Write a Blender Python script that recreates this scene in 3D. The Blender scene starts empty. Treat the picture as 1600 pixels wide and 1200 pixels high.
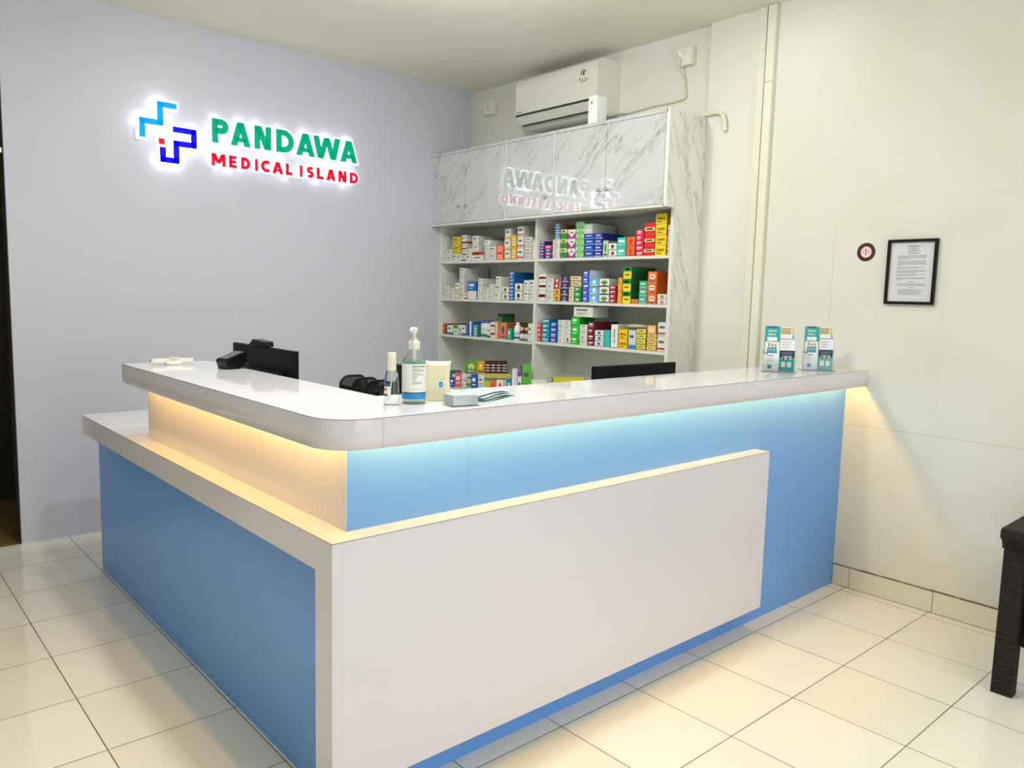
import bpy, bmesh, math, random
from mathutils import Matrix, Vector
random.seed(7)
SC = bpy.context.scene
COL = SC.collection

# ------------------------------------------------------------------ camera
def make_camera():
    yaw, pitch, roll, f = -0.7263, -0.1118, 0.0252, 1212.95
    fwd = Vector((-math.sin(yaw)*math.cos(pitch), math.cos(yaw)*math.cos(pitch), math.sin(pitch)))
    r = Vector((math.cos(yaw), math.sin(yaw), 0)); u = r.cross(fwd)
    c, s = math.cos(roll), math.sin(roll)
    R = c*r + s*u; U = -s*r + c*u
    cam = bpy.data.cameras.new('camera'); cam.sensor_width = 36; cam.lens = f/1600*36
    cam.clip_start = 0.05; cam.clip_end = 60
    o = bpy.data.objects.new('camera', cam); COL.objects.link(o)
    m = Matrix((( R.x, U.x, -fwd.x, -0.9401), (R.y, U.y, -fwd.y, -1.7336), (R.z, U.z, -fwd.z, 1.4449), (0, 0, 0, 1)))
    o.matrix_world = m
    SC.camera = o
make_camera()

# ------------------------------------------------------------------ light and exposure
SC.view_settings.view_transform = 'Standard'
SC.view_settings.look = 'None'
SC.view_settings.gamma = 1.0
SC.view_settings.use_curve_mapping = False
SC.view_settings.exposure = 0.06
w = bpy.data.worlds.new('world'); SC.world = w; w.use_nodes = True
bg = w.node_tree.nodes['Background']; bg.inputs[0].default_value = (0.85, 0.92, 1, 1); bg.inputs[1].default_value = 0.25

def area(name, loc, rot, sx, sy, power, col=(1, 1, 1), spread=None):
    l = bpy.data.lights.new(name, 'AREA'); l.shape = 'RECTANGLE'; l.size = sx; l.size_y = sy
    l.energy = power; l.color = col
    if spread: l.spread = math.radians(spread)
    o = bpy.data.objects.new(name, l); COL.objects.link(o); o.location = loc; o.rotation_euler = rot
    return o
# daylight through the shop front behind the camera
area('daylight_shopfront', (0.6, -4.38, 1.45), (math.radians(90), 0, 0), 3.0, 2.4, 62, (0.93, 0.94, 1.0))
# recessed ceiling lamps (their housings are built below)
LAMPS = [(0.28, 0.10, 31, .14, (1.0, .95, .87)), (2.42, 0.42, 1.2, .14, (1, .99, .95)), (1.2, 1.2, 12, .30, (1, .99, .98)), (0.4, -2.2, 3, .3, (1, .99, .97)), (-1.2, 0.6, 2, .3, (1, .99, .97))]  # the last one, left of the counter, is an added weak fill
for lx, ly, lp, ls, lc in LAMPS:
    area('ceiling_lamp_light', (lx, ly, 2.995), (0, 0, 0), ls, ls, lp, lc)

# point lights added to brighten the ceiling and soften the floor shadow
for lx, ly, pw in ((1.2, 1.2, 29), (-1.2, .6, 4), (0.4, -2.2, 5)):
    l = bpy.data.lights.new('added_ceiling_fill', 'POINT'); l.energy = pw; l.shadow_soft_size = .07; l.color = (1, .99, .96)
    o = bpy.data.objects.new('added_ceiling_fill', l); COL.objects.link(o); o.location = (lx, ly, 2.86)

# ------------------------------------------------------------------ materials
def lin(c):
    return c/12.92 if c <= 0.04045 else ((c+0.055)/1.055)**2.4
def hexc(h):
    return tuple(lin(int(h[i:i+2], 16)/255) for i in (0, 2, 4)) + (1,)
MATS = {}
def mat(name, color='ffffff', rough=.5, metal=0, emit=None, es=0, spec=.5, trans=0, ior=1.45, coat=0, alpha=1):
    key = name
    if key in MATS: return MATS[key]
    m = bpy.data.materials.new(name); m.use_nodes = True
    b = m.node_tree.nodes['Principled BSDF']
    b.inputs['Base Color'].default_value = hexc(color) if isinstance(color, str) else (*color, 1)
    b.inputs['Roughness'].default_value = rough
    b.inputs['Metallic'].default_value = metal
    b.inputs['Specular IOR Level'].default_value = spec
    b.inputs['IOR'].default_value = ior
    b.inputs['Transmission Weight'].default_value = trans
    b.inputs['Coat Weight'].default_value = coat
    b.inputs['Coat Roughness'].default_value = .03
    b.inputs['Alpha'].default_value = alpha
    if emit:
        b.inputs['Emission Color'].default_value = hexc(emit); b.inputs['Emission Strength'].default_value = es
    MATS[key] = m
    return m
def cm(h, rough=.45):
    return mat('print_'+h, h, rough)
def nodes(m):
    nt = m.node_tree
    return nt, nt.nodes, nt.links, nt.nodes['Principled BSDF']
def mixcol(nt, fac, a, b):
    n = nt.nodes.new('ShaderNodeMix'); n.data_type = 'RGBA'
    nt.links.new(fac, n.inputs['Factor'])
    for sock, v in ((n.inputs[6], a), (n.inputs[7], b)):
        if isinstance(v, tuple): sock.default_value = v
        else: nt.links.new(v, sock)
    return n.outputs[2]
def mth(nt, op, a, b=None, c=None, clamp=False):
    n = nt.nodes.new('ShaderNodeMath'); n.operation = op; n.use_clamp = clamp
    for i, v in enumerate((a, b, c)):
        if v is None: continue
        if isinstance(v, (int, float)): n.inputs[i].default_value = v
        else: nt.links.new(v, n.inputs[i])
    return n.outputs[0]
def pos(nt):
    g = nt.nodes.new('ShaderNodeNewGeometry')
    s = nt.nodes.new('ShaderNodeSeparateXYZ'); nt.links.new(g.outputs['Position'], s.inputs[0])
    return g.outputs['Position'], s.outputs[0], s.outputs[1], s.outputs[2]
def noise(nt, vec, scale, detail=3, rough=.5):
    n = nt.nodes.new('ShaderNodeTexNoise'); nt.links.new(vec, n.inputs['Vector'])
    n.inputs['Scale'].default_value = scale; n.inputs['Detail'].default_value = detail; n.inputs['Roughness'].default_value = rough
    return n.outputs[0]
def ramp(nt, fac, stops):
    n = nt.nodes.new('ShaderNodeValToRGB'); nt.links.new(fac, n.inputs[0])
    e = n.color_ramp.elements
    e[0].position, e[0].color = stops[0]; e[1].position, e[1].color = stops[1]
    for p, c in stops[2:]:
        x = e.new(p); x.color = c
    return n.outputs[0]
def bump(nt, h, strength, dist, b):
    n = nt.nodes.new('ShaderNodeBump'); n.inputs['Strength'].default_value = strength; n.inputs['Distance'].default_value = dist
    nt.links.new(h, n.inputs['Height']); nt.links.new(n.outputs[0], b.inputs['Normal'])

def wall_mat(name, base, dirt, rough=.6, bumps=.15, sc=1.4):
    m = mat(name, base, rough); nt, ns, ls, b = nodes(m)
    p, x, y, z = pos(nt)
    n1 = noise(nt, p, sc, 4)
    f = ramp(nt, n1, [(.35, (0, 0, 0, 1)), (.75, (1, 1, 1, 1))])
    ls.new(mixcol(nt, f, hexc(base), hexc(dirt)), b.inputs['Base Color'])
    n2 = noise(nt, p, 9, 5)
    bump(nt, n2, bumps, .01, b)
    return m
M_WALL = wall_mat('cream_painted_plaster', 'e3e3da', 'dadacc')
M_CEIL = wall_mat('cream_ceiling_paint', 'ebeadd', 'dfdecb', .7, .2, .8)
M_CLAD = wall_mat('lavender_grey_panel', 'c8c9d8', 'c5c6d4', .38, .03)
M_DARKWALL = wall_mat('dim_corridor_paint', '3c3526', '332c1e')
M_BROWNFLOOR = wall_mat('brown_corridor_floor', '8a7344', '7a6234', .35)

def floor_mat():
    m = mat('glossy_cream_tiles', 'e8e4d2', .07); nt, ns, ls, b = nodes(m)
    p, x, y, z = pos(nt)
    S = .4022
    def line(v, off):
        t = mth(nt, 'FRACT', mth(nt, 'DIVIDE', mth(nt, 'SUBTRACT', v, off), S))
        d = mth(nt, 'ABSOLUTE', mth(nt, 'SUBTRACT', t, .5))
        return mth(nt, 'MULTIPLY', mth(nt, 'SUBTRACT', d, .5-.0052), 600, clamp=True)
    g = mth(nt, 'MAXIMUM', line(x, 2.872), line(y, -.003))
    # every tile its own faint tone
    fl = ns.new('ShaderNodeVectorMath'); fl.operation = 'FLOOR'
    cb = ns.new('ShaderNodeCombineXYZ')
    ls.new(mth(nt, 'DIVIDE', mth(nt, 'SUBTRACT', x, 2.872), S), cb.inputs[0]); ls.new(mth(nt, 'DIVIDE', mth(nt, 'ADD', y, .003), S), cb.inputs[1])
    ls.new(cb.outputs[0], fl.inputs[0])
    wn = ns.new('ShaderNodeTexWhiteNoise'); wn.noise_dimensions = '3D'; ls.new(fl.outputs[0], wn.inputs['Vector'])
    tile = mixcol(nt, wn.outputs['Value'], hexc('f1eee2'), hexc('ece8d8'))
    n = noise(nt, p, 2.3, 3)
    gc = mixcol(nt, ramp(nt, n, [(.38, (0, 0, 0, 1)), (.6, (1, 1, 1, 1))]), hexc('462a14'), hexc('7a6a44'))
    ls.new(mixcol(nt, g, tile, gc), b.inputs['Base Color'])
    ls.new(mth(nt, 'ADD', mth(nt, 'MULTIPLY', g, .5), .07), b.inputs['Roughness'])
    bump(nt, mth(nt, 'SUBTRACT', 1, g), .25, .002, b)
    return m
M_FLOOR = floor_mat()

def marble_mat(name, base, vein, axis_a, axis_b, tilt, gloss=.09):
    """white laminate printed with slanted grey veins; axis_a runs across, axis_b up"""
    m = mat(name, base, gloss); nt, ns, ls, b = nodes(m)
    p, x, y, z = pos(nt)
    ax = {'x': x, 'y': y, 'z': z}
    a, c = ax[axis_a], ax[axis_b]
    n1 = noise(nt, p, 3.2, 5, .6); n2 = noise(nt, p, 9, 4, .6)
    ct, st = math.cos(tilt), math.sin(tilt)
    u = mth(nt, 'ADD', mth(nt, 'MULTIPLY', a, ct), mth(nt, 'MULTIPLY', c, st))      # across the veins
    v = mth(nt, 'ADD', mth(nt, 'MULTIPLY', a, -st), mth(nt, 'MULTIPLY', c, ct))     # along the veins
    cb = ns.new('ShaderNodeCombineXYZ')
    ls.new(mth(nt, 'ADD', mth(nt, 'MULTIPLY', u, 15), mth(nt, 'MULTIPLY', n2, 1.1)), cb.inputs[0])
    ls.new(mth(nt, 'MULTIPLY', v, 2.4), cb.inputs[1]); ls.new(mth(nt, 'MULTIPLY', n1, .8), cb.inputs[2])
    t = noise(nt, cb.outputs[0], 1.0, 6, .62)
    r = mth(nt, 'ABSOLUTE', mth(nt, 'SUBTRACT', t, .5))
    fine = ramp(nt, r, [(0, (1, 1, 1, 1)), (.013, (0, 0, 0, 1))])
    soft = ramp(nt, r, [(0, (.42, .42, .42, 1)), (.05, (0, 0, 0, 1))])
    mask = ramp(nt, noise(nt, cb.outputs[0], .55, 2), [(.42, (0, 0, 0, 1)), (.62, (1, 1, 1, 1))])
    f = mth(nt, 'MULTIPLY', mth(nt, 'MAXIMUM', fine, soft), mth(nt, 'ADD', mth(nt, 'MULTIPLY', mask, .85), .1), clamp=True)
    ls.new(mixcol(nt, f, hexc(base), hexc(vein)), b.inputs['Base Color'])
    return m
M_MARBLE = marble_mat('marble_laminate', 'cdcfce', '7c7e76', 'y', 'z', math.radians(46), .035)
M_MARBLE_SIDE = marble_mat('marble_laminate_side', 'e8e8e0', '96967f', 'x', 'z', math.radians(22))
M_MARBLE.node_tree.nodes['Principled BSDF'].inputs['IOR'].default_value = 2.1

M_WHITE = mat('white_laminate', 'e4e1e8', .12)
M_COUNTERTOP = mat('white_gloss_laminate', 'e4e4e8', .06)
M_SHELF = mat('white_shelf_board', 'dfe2d8', .3)
M_EDGE = mat('dark_laminate_joint', '5c5448', .5)
M_GAP = mat('shadow_gap_paint', '4a4c44', .6)
M_BLUE = mat('blue_laminate', '70a8ee', .3, spec=.35)
M_LED = mat('warm_led_strip', 'fff0c0', .5, emit='ffc968', es=66)
M_LED2 = mat('warm_led_strip_side', 'fff0c0', .5, emit='ffc968', es=48)
M_BLACK = mat('black_plastic', '0b0c0e', .35, spec=.3)
M_BLACKMAT = mat('matte_black_plastic', '0e1012', .55, spec=.25)
M_SCREENBACK = mat('dark_monitor_shell', '06090b', .45, spec=.25)
M_CHROME = mat('brushed_chrome', 'c9c4b4', .22, 1)
M_PLASTIC = mat('ivory_plastic', 'e6e4d6', .35)
M_ACWHITE = mat('off_white_ac_plastic', 'e2e2d6', .3)
M_ACRYL = mat('clear_acrylic', 'fafdfc', .02, trans=1, ior=1.08, coat=.5)
M_CLEAR = mat('clear_bottle_plastic', 'f8fcfa', .03, trans=1, ior=1.03, coat=1)
M_GEL = mat('pale_green_gel', 'd8f6de', .05, trans=.8, ior=1.03)
M_PAPER = mat('white_paper', 'ececec', .6)
M_TEXT = mat('dark_print', '3a3c40', .6)
M_TEXTW = mat('white_print', 'f2f2ee', .5)

# ------------------------------------------------------------------ mesh helpers
class B:
    def __init__(s): s.v = []; s.f = []; s.m = []; s.mats = []; s.smooth = []
    def mi(s, m):
        if m not in s.mats: s.mats.append(m)
        return s.mats.index(m)
    def add(s, vs, fs, m, sm=False):
        o = len(s.v); s.v += [tuple(v) for v in vs]; k = s.mi(m)
        for f in fs: s.f.append([i+o for i in f]); s.m.append(k); s.smooth.append(sm)
    def box(s, x0, x1, y0, y1, z0, z1, m):
        if x0 > x1: x0, x1 = x1, x0
        if y0 > y1: y0, y1 = y1, y0
        if z0 > z1: z0, z1 = z1, z0
        vs = [(x, y, z) for x in (x0, x1) for y in (y0, y1) for z in (z0, z1)]
        s.add(vs, [(0, 1, 3, 2), (4, 6, 7, 5), (0, 4, 5, 1), (2, 3, 7, 6), (0, 2, 6, 4), (1, 5, 7, 3)], m)
    def prism(s, poly, a, b_, axis, m, sm=False):
        """poly in the two other axes (cyclic order), extruded from a to b_ along axis"""
        def P(p, t):
            return {'z': (p[0], p[1], t), 'y': (p[0], t, p[1]), 'x': (t, p[0], p[1])}[axis]
        n = len(poly)
        ar = sum(poly[i][0]*poly[(i+1) % n][1]-poly[(i+1) % n][0]*poly[i][1] for i in range(n))
        if ar < 0: poly = poly[::-1]
        if axis == 'y': poly = poly[::-1]
        lo, hi = min(a, b_), max(a, b_)
        vs = [P(p, lo) for p in poly]+[P(p, hi) for p in poly]
        s.add(vs, [tuple(range(n))[::-1], tuple(range(n, 2*n))], m)
        s.add(vs, [(i, (i+1) % n, n+(i+1) % n, n+i) for i in range(n)], m, sm)
    def lathe(s, prof, c, m, n=24, sm=True, ex=1, ey=1):
        """prof: list of (r, z) from bottom to top around vertical axis through c"""
        vs = []
        for r, z in prof:
            for i in range(n):
                a = 2*math.pi*i/n; vs.append((c[0]+r*ex*math.cos(a), c[1]+r*ey*math.sin(a), c[2]+z))
        fs = [(j*n+i, j*n+(i+1) % n, (j+1)*n+(i+1) % n, (j+1)*n+i) for j in range(len(prof)-1) for i in range(n)]
        s.add(vs, fs, m, sm)
        s.add(vs, [tuple(range(n))[::-1], tuple(range((len(prof)-1)*n, len(prof)*n))], m)
    def tube(s, pts, r, m, n=8, closed=False):
        pts = [Vector(p) for p in pts]; vs = []; k = len(pts); prev = None
        for i, p in enumerate(pts):
            if closed: t = pts[(i+1) % k]-pts[i-1]
            else: t = pts[min(i+1, k-1)]-pts[max(i-1, 0)]
            t.normalize()
            if prev is None:
                a = t.cross(Vector((0, 0, 1)))
                if a.length < .1: a = t.cross(Vector((1, 0, 0)))
            else: a = prev-t*prev.dot(t)
            a.normalize(); prev = a; b_ = t.cross(a)
            for j in range(n):
                q = 2*math.pi*j/n; vs.append(p+a*r*math.cos(q)+b_*r*math.sin(q))
        fs = []
        for i in range(k if closed else k-1):
            for j in range(n):
                a0 = i*n; b0 = ((i+1) % k)*n
                fs.append((a0+j, a0+(j+1) % n, b0+(j+1) % n, b0+j))
        s.add(vs, fs, m, True)
        if not closed: s.add(vs, [tuple(range(n))[::-1], tuple(range((k-1)*n, k*n))], m)
    def text(s, txt, origin, ux, uz, size, m, depth=0.0004, bold=0, align='LEFT', width=None):
        cu = bpy.data.curves.new('t', 'FONT'); cu.body = txt; cu.size = size; cu.align_x = align; cu.offset = bold; cu.resolution_u = 3
        o = bpy.data.objects.new('t', cu); COL.objects.link(o)
        dg = bpy.context.evaluated_depsgraph_get(); me = bpy.data.meshes.new_from_object(o.evaluated_get(dg))
        ux = Vector(ux).normalized(); uz = Vector(uz).normalized(); O = Vector(origin); n = ux.cross(uz)
        k = 1
        if width and len(me.vertices):
            xs = [v.co.x for v in me.vertices]; k = width/max(1e-6, max(xs)-min(xs))
        vs = [O+ux*v.co.x*k+uz*v.co.y+n*depth for v in me.vertices]
        s.add(vs, [tuple(p.vertices) for p in me.polygons], m)
        bpy.data.objects.remove(o); bpy.data.curves.remove(cu); bpy.data.meshes.remove(me)
    def xform(s, M, start=0):
        s.v[start:] = [tuple(M @ Vector(v)) for v in s.v[start:]]
    def build(s, name, parent=None, bevel=0, seg=2, label=None):
        me = bpy.data.meshes.new(name); me.from_pydata(s.v, [], s.f); me.update()
        for m in s.mats: me.materials.append(m)
        me.polygons.foreach_set('material_index', s.m); me.polygons.foreach_set('use_smooth', s.smooth)
        bm = bmesh.new(); bm.from_mesh(me); bmesh.ops.recalc_face_normals(bm, faces=bm.faces) if not getattr(s, 'flat', False) else None
        bm.to_mesh(me); bm.free()
        o = bpy.data.objects.new(name, me); COL.objects.link(o)
        if parent:
            o.parent = parent; o.matrix_parent_inverse = Matrix.Translation(-parent.location)
        if bevel:
            md = o.modifiers.new('soft_edges', 'BEVEL'); md.width = bevel; md.segments = seg; md.limit_method = 'ANGLE'
        if label: o['label'] = label
        return o
def tag(o, label, cat, group=None, kind=None):
    o['label'] = label
    if cat: o['category'] = cat
    if group: o['group'] = group
    if kind: o['kind'] = kind
    return o
def thing(name, loc, label, cat, group=None):
    o = bpy.data.objects.new(name, None); COL.objects.link(o); o.location = loc; o.empty_display_size = .05
    bpy.context.view_layer.update()
    return tag(o, label, cat, group)
def struct(b, name, label=None, parent=None):
    o = b.build(name, parent); o['kind'] = 'structure'
    if label: o['label'] = label
    return o
def arc(cx, cy, r, a0, a1, n=8, ry=None):
    ry = r if ry is None else ry
    return [(cx+r*math.cos(math.radians(a0+(a1-a0)*i/n)), cy+ry*math.sin(math.radians(a0+(a1-a0)*i/n))) for i in range(n+1)]

# ------------------------------------------------------------------ the room
YW, HC, XR, XC, YJ = 3.232, 3.02, 2.94, 2.974, 1.0006
XL, YF = -3.2, -4.4
b = B(); b.box(XL-.1, XR+.2, YF-.1, YW, -.12, 0, M_FLOOR); struct(b, 'floor', 'glossy cream square floor tiles with brown grout')
b = B(); b.box(XL-.1, XR+.2, YF-.1, YW+.1, HC, HC+.12, M_CEIL); struct(b, 'ceiling', 'plain cream painted ceiling')
# sign wall: lavender panels with a doorway at its end
b = B()
DX0, DX1, DZ = -1.15, -.176, 2.62
b.box(DX1, XC+.2, YW, YW+.1, 0, HC, M_CLAD)
b.box(XL-.1, DX0, YW, YW+.1, 0, HC, M_CLAD)
b.box(DX0, DX1, YW, YW+.1, DZ, HC, M_CLAD)
struct(b, 'wall_back', 'lavender grey panelled wall carrying the lit sign')
b = B()
for x in (1.06, 2.287): b.box(x-.0015, x+.0015, YW-.0012, YW+.0004, 0, HC-.002, mat('pale_seam_sealant', 'd8d8de', .5))
struct(b, 'trim_1', 'pale vertical sealant seams between wall panels')
b = B(); 
b.box(-.04+DX1-.002, DX1, YW-.003, YW+.1, 0, DZ, mat('dark_door_jamb', '3a3730', .5)) if False else None
b.box(DX1-.004, DX1, YW-.001, YW+.1, 0, DZ, mat('dark_door_jamb', '3a3730', .5))
b.box(DX1-.03, DX1-.004, YW+.02, YW+.05, 2.14, 2.165, M_CHROME)
struct(b, 'door_1', 'dark edge of the open doorway left of the sign wall')
b = B(); b.box(-1.6, .6, YW+1.1, YW+1.2, 0, HC, M_DARKWALL); b.box(-1.7, -1.6, YW+.1, YW+1.2, 0, HC, M_DARKWALL); b.box(.6, .7, YW+.1, YW+1.2, 0, HC, M_DARKWALL)
b.box(-1.7, .7, YW+.1, YW+1.2, HC, HC+.1, M_DARKWALL)
struct(b, 'wall_corridor', 'dark corridor wall seen through the doorway')
b = B(); b.box(-1.7, .7, YW, YW+1.2, -.1, 0, M_BROWNFLOOR); struct(b, 'floor_corridor', 'dim brown floor beyond the doorway')
b = B(); b.box(XR, XR+.2, YF, YJ, 0, HC, M_WALL); struct(b, 'wall_right', 'cream plaster wall right of the counter')
b = B(); b.box(XC, XC+.2, YJ, YW, 0, HC, M_WALL); struct(b, 'wall_cabinet', 'cream wall behind the cabinet and air conditioner')
b = B(); b.box(XL-.1, XL, YF, YW, 0, HC, M_WALL); struct(b, 'wall_left', 'cream wall opposite the cabinet')
b = B(); b.box(XL, -2.95, YF-.1, YF, 0, HC, M_WALL); b.box(2.2, XR, YF-.1, YF, 0, HC, M_WALL); b.box(-2.95, 2.2, YF-.1, YF, 2.75, HC, M_WALL); b.box(-2.95, 2.2, YF-.1, YF, 0, .15, M_WALL)
struct(b, 'wall_front', 'cream wall around the shop front')
b = B()
fr = mat('aluminium_frame', 'b8bcc0', .35, .8)
for x in (-2.95, -1.7, -.4, .9, 2.15): b.box(x, x+.05, YF-.09, YF-.03, .15, 2.75, fr)
for z in (.15, 2.7): b.box(-2.95, 2.2, YF-.09, YF-.03, z, z+.05, fr)
struct(b, 'window_1', 'aluminium framed shop front')
# tiled baseboard on the right wall
b = B(); mt = mat('cream_skirting_tile', 'e6e2d0', .2); gr = mat('brown_grout', '6a4c2a', .8)
y = YJ
js = [-.016-.4022*k for k in range(-1, 11)]
prev = .0725-.001
for j in [q for q in js if q < prev]+[YF]:
    b.box(XR-.009, XR, j+.0015, prev-.0015, .0025, .104, mt); prev = j
b.box(XR-.0065, XR-.001, YF, .07, 0, .103, gr)
struct(b, 'baseboard_right', 'cream tiled skirting with brown grout along the right wall')
# ragged grout ridge along the top of the skirting
b = B(); rg = mat('olive_brown_mortar', '7a6430', .9)
yy = .07
while yy > -1.9:
    l = random.uniform(.02, .05); b.box(XR-random.uniform(.003, .010), XR, yy-l, yy, .104, .104+random.uniform(.001, .0055), rg); yy -= l
struct(b, 'trim_2', 'ragged brown mortar line above the skirting')
# column trim board and gap on right wall
b = B(); tb = mat('cream_trim_board', 'e4e3d2', .45)
b.box(XR-.012, XR, .641, .683, 0, HC, tb)
struct(b, 'trim_3', 'narrow cream vertical board on the right wall')
b = B(); b.box(XR-.004, XR, .630, .641, 0, HC, mat('brown_joint_gap', '8a7c5c', .8)); struct(b, 'trim_4', 'thin brown gap beside the vertical board')
b = B(); b.box(XR-.004, XR, -2.6, .186, .11, 1.95, M_WALL)
o = struct(b, 'trim_5', 'slightly raised plaster patch behind the framed notice')
md = o.modifiers.new('soft_edges', 'BEVEL'); md.width = .003
b = B(); b.box(XR-.0052, XR-.0035, -.359, -.351, .3, 1.94, M_WALL); struct(b, 'trim_6', 'faint vertical plaster ridge right of the framed notice')
b = B(); b.box(XR-.0045, XR, -1.2, .07, .842, .8445, mat('faint_crack_fill', 'c8c2a4', .8)); struct(b, 'trim_7', 'faint horizontal crack line on the right wall')

# conduit on the wall: a thing fixed to the wall
t = thing('cable_conduit', (XR, .605, 0), 'tall cream cable conduit running floor to ceiling on the right wall', 'conduit')
b = B(); b.box(XR-.028, XR, .580, .628, 0, HC-.002, tb); b.build('conduit_cover', t, .004)
b = B(); b.box(XR-.0285, XR-.02, .579, .629, 2.62, 2.623, mat('conduit_joint', '9a9470', .7)); b.build('joint', t)

# ------------------------------------------------------------------ reception counter
HT, H1 = 1.1265, .8058
t = thing('reception_counter', (0, 0, 0), 'L-shaped blue and white reception counter with warm light strips under its top', 'counter')
ox, oy, ye, ix, iy = -.017, -.031, 1.763, .343, .345
R_ = .115
def outline(d):
    """outer edge of the countertop, inset by d"""
    o_x, o_y, r = ox+d, oy+d, R_-d
    p = [(XR-.001, o_y)]+arc(o_x+r, o_y+r, r, 270, 180, 12)+[(o_x, ye-d)]
    return p
poly = outline(0)+[(ix, ye), (ix, iy), (XR-.001, iy)]
b = B(); b.prism(poly, HT-.0016, HT, 'z', M_COUNTERTOP); 
b.mats.append(M_EDGE)
for i, f in enumerate(b.f):
    if len(f) == 4: b.m[i] = 1
b.prism([(x, y) for x, y in poly], 1.1, HT-.0016, 'z', M_WHITE)
# fascia: outer band, inner band, left end band, all hanging to 1.0464
def band(p, q, z0, z1, m, sm=True):
    vs = []; n = len(p)
    for a in p: vs += [(a[0], a[1], z0), (a[0], a[1], z1)]
    for a in q: vs += [(a[0], a[1], z0), (a[0], a[1], z1)]
    fs = []
    for i in range(n-1):
        fs.append((2*i, 2*i+2, 2*i+3, 2*i+1)); fs.append((2*n+2*i, 2*n+2*i+1, 2*n+2*i+3, 2*n+2*i+2)); fs.append((2*i, 2*n+2*i, 2*n+2*i+2, 2*i+2))
    b.add(vs, fs, m, sm)
o1, o2 = outline(0), outline(.007)
band(o1, o2, 1.0464, 1.1, M_WHITE)
b.box(ox+.007, ix, ye-.007, ye, 1.0464, 1.1, M_WHITE)
b.box(ix-.007, ix, iy, ye-.007, 1.0464, 1.1, M_WHITE); b.box(ix-.007, XR-.001, iy-.007, iy, 1.0464, 1.1, M_WHITE)
b.flat = True
b.build('countertop', t, label='glossy white countertop with rounded outer corner')
jt = mat('hairline_joint', 'b0aca4', .6)
b = B(); b.box(.1305, .1313, oy-.0004, oy, 1.0464, HT-.002, jt); b.build('fascia_joint', t)
# upper stage
b = B(); b.box(.082, .125, .0735, 1.760, H1-.01, 1.0995, M_WHITE); b.box(.0815, .0825, .0728, .0748, H1, 1.0995, mat('white_corner_edge', 'f2f2f2', .3)); b.build('upper_side_panel', t, label='white panel washed by warm light')
b = B(); b.box(.0825, XR-.001, .0725, .10, 0, 1.0995, M_BLUE); b.box(.0668, .0825, .0725, .10, 0, H1-.012, M_BLUE)
b.box(.4955, .4965, .0721, .0726, H1, 1.0995, mat('panel_seam', '6f93b4', .6)); b.build('front_body_panel', t, label='blue laminate front body')
# low side stage: ledge with white frame around a blue side panel
b = B(); b.box(0, .125, 0, 2.558, H1-.0016, H1, M_COUNTERTOP); b.m = [1, 1, 1, 1, 0, 0]; b.mats.append(M_EDGE)
b.box(.125, .62, .3, 2.558, H1-.0016, H1, M_COUNTERTOP)
b.box(.125, 2.1076, 0, .0725, H1-.0016, H1, M_COUNTERTOP)
b.m[-6:] = [1, 1, 1, 1, 0, 0]
b.m[:6] = [1, 1, 1, 1, 0, 0]
b.box(.03, .62, .0725, 2.558, H1-.03, H1-.0016, M_WHITE)
b.build('ledge', t, label='glossy white lower ledge')
b = B(); b.box(0, .03, 0, 2.558, .7139, H1-.0016, M_WHITE); b.box(0, .03, 0, .0913, .1027, .7139, M_WHITE)
b.box(.03, .62, 2.54, 2.558, .7139, H1-.03, M_WHITE)
b.build('side_frame', t, label='white frame around the blue side')
b = B(); b.box(.03, 2.1076, 0, .0722, .1027, H1-.0016, M_WHITE); b.build('front_panel', t, .0012, label='large white raised front panel')
b = B(); b.box(.0668, .085, .101, 2.534, 0, .775, M_BLUE); b.box(.085, .62, 2.516, 2.534, 0, .713, M_BLUE); b.build('side_body_panel', t, label='blue laminate side body')
# staff side
b = B(); b.box(.62, XR-.035, .101, .66, .76, .785, M_SHELF); b.build('staff_worktop', t)
b = B(); b.box(.602, .62, .68, 2.51, 0, .774, M_SHELF); b.box(.64, XR-.035, .62, .64, 0, .76, M_SHELF); b.build('staff_side_board', t)
# light strips under the top
b = B(); b.box(.06, XR-.03, .006, .016, 1.0965, 1.0998, M_LED); b.build('light_strip', t, label='warm light strip under the front edge')
b = B(); b.box(.020, .030, .07, ye-.03, 1.0965, 1.0998, M_LED2); b.build('light_strip', t, label='warm light strip under the side edge')

# ------------------------------------------------------------------ illuminated sign
M_SIGNW = mat('lit_white_acrylic', 'ffffff', .3, emit='f6f9ff', es=1.1)
def face(name, h, es):
    dark = '%02x%02x%02x' % tuple(int(int(h[i:i+2], 16)*.5) for i in (0, 2, 4))      # deep-dyed acrylic, lit from behind
    return mat(name, dark, .5, emit=h, es=es, spec=.12)
M_SG = face('lit_green_face', '00a57c', .92); M_SR = face('lit_red_face', 'ee0a2c', .92); M_SB = face('lit_blue_face', '0a00f0', .95); M_SC = face('lit_cyan_face', '08a6f4', .92)
YFACE = 3.190
t = thing('wall_sign', (1.25, YW, 2.1), 'illuminated PANDAWA MEDICAL ISLAND lettering with cross emblem on the lavender wall', 'sign')
def rect(x0, x1, z0, z1): return ('r', x0, x1, z0, z1)
def para(xb, xt, z0, z1, wh): return ('p', xb, xt, z0, z1, wh)        # slanted stroke, centres at the base and the top
def strk(pts, th, caps=True): return ('s', pts, th)
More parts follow.
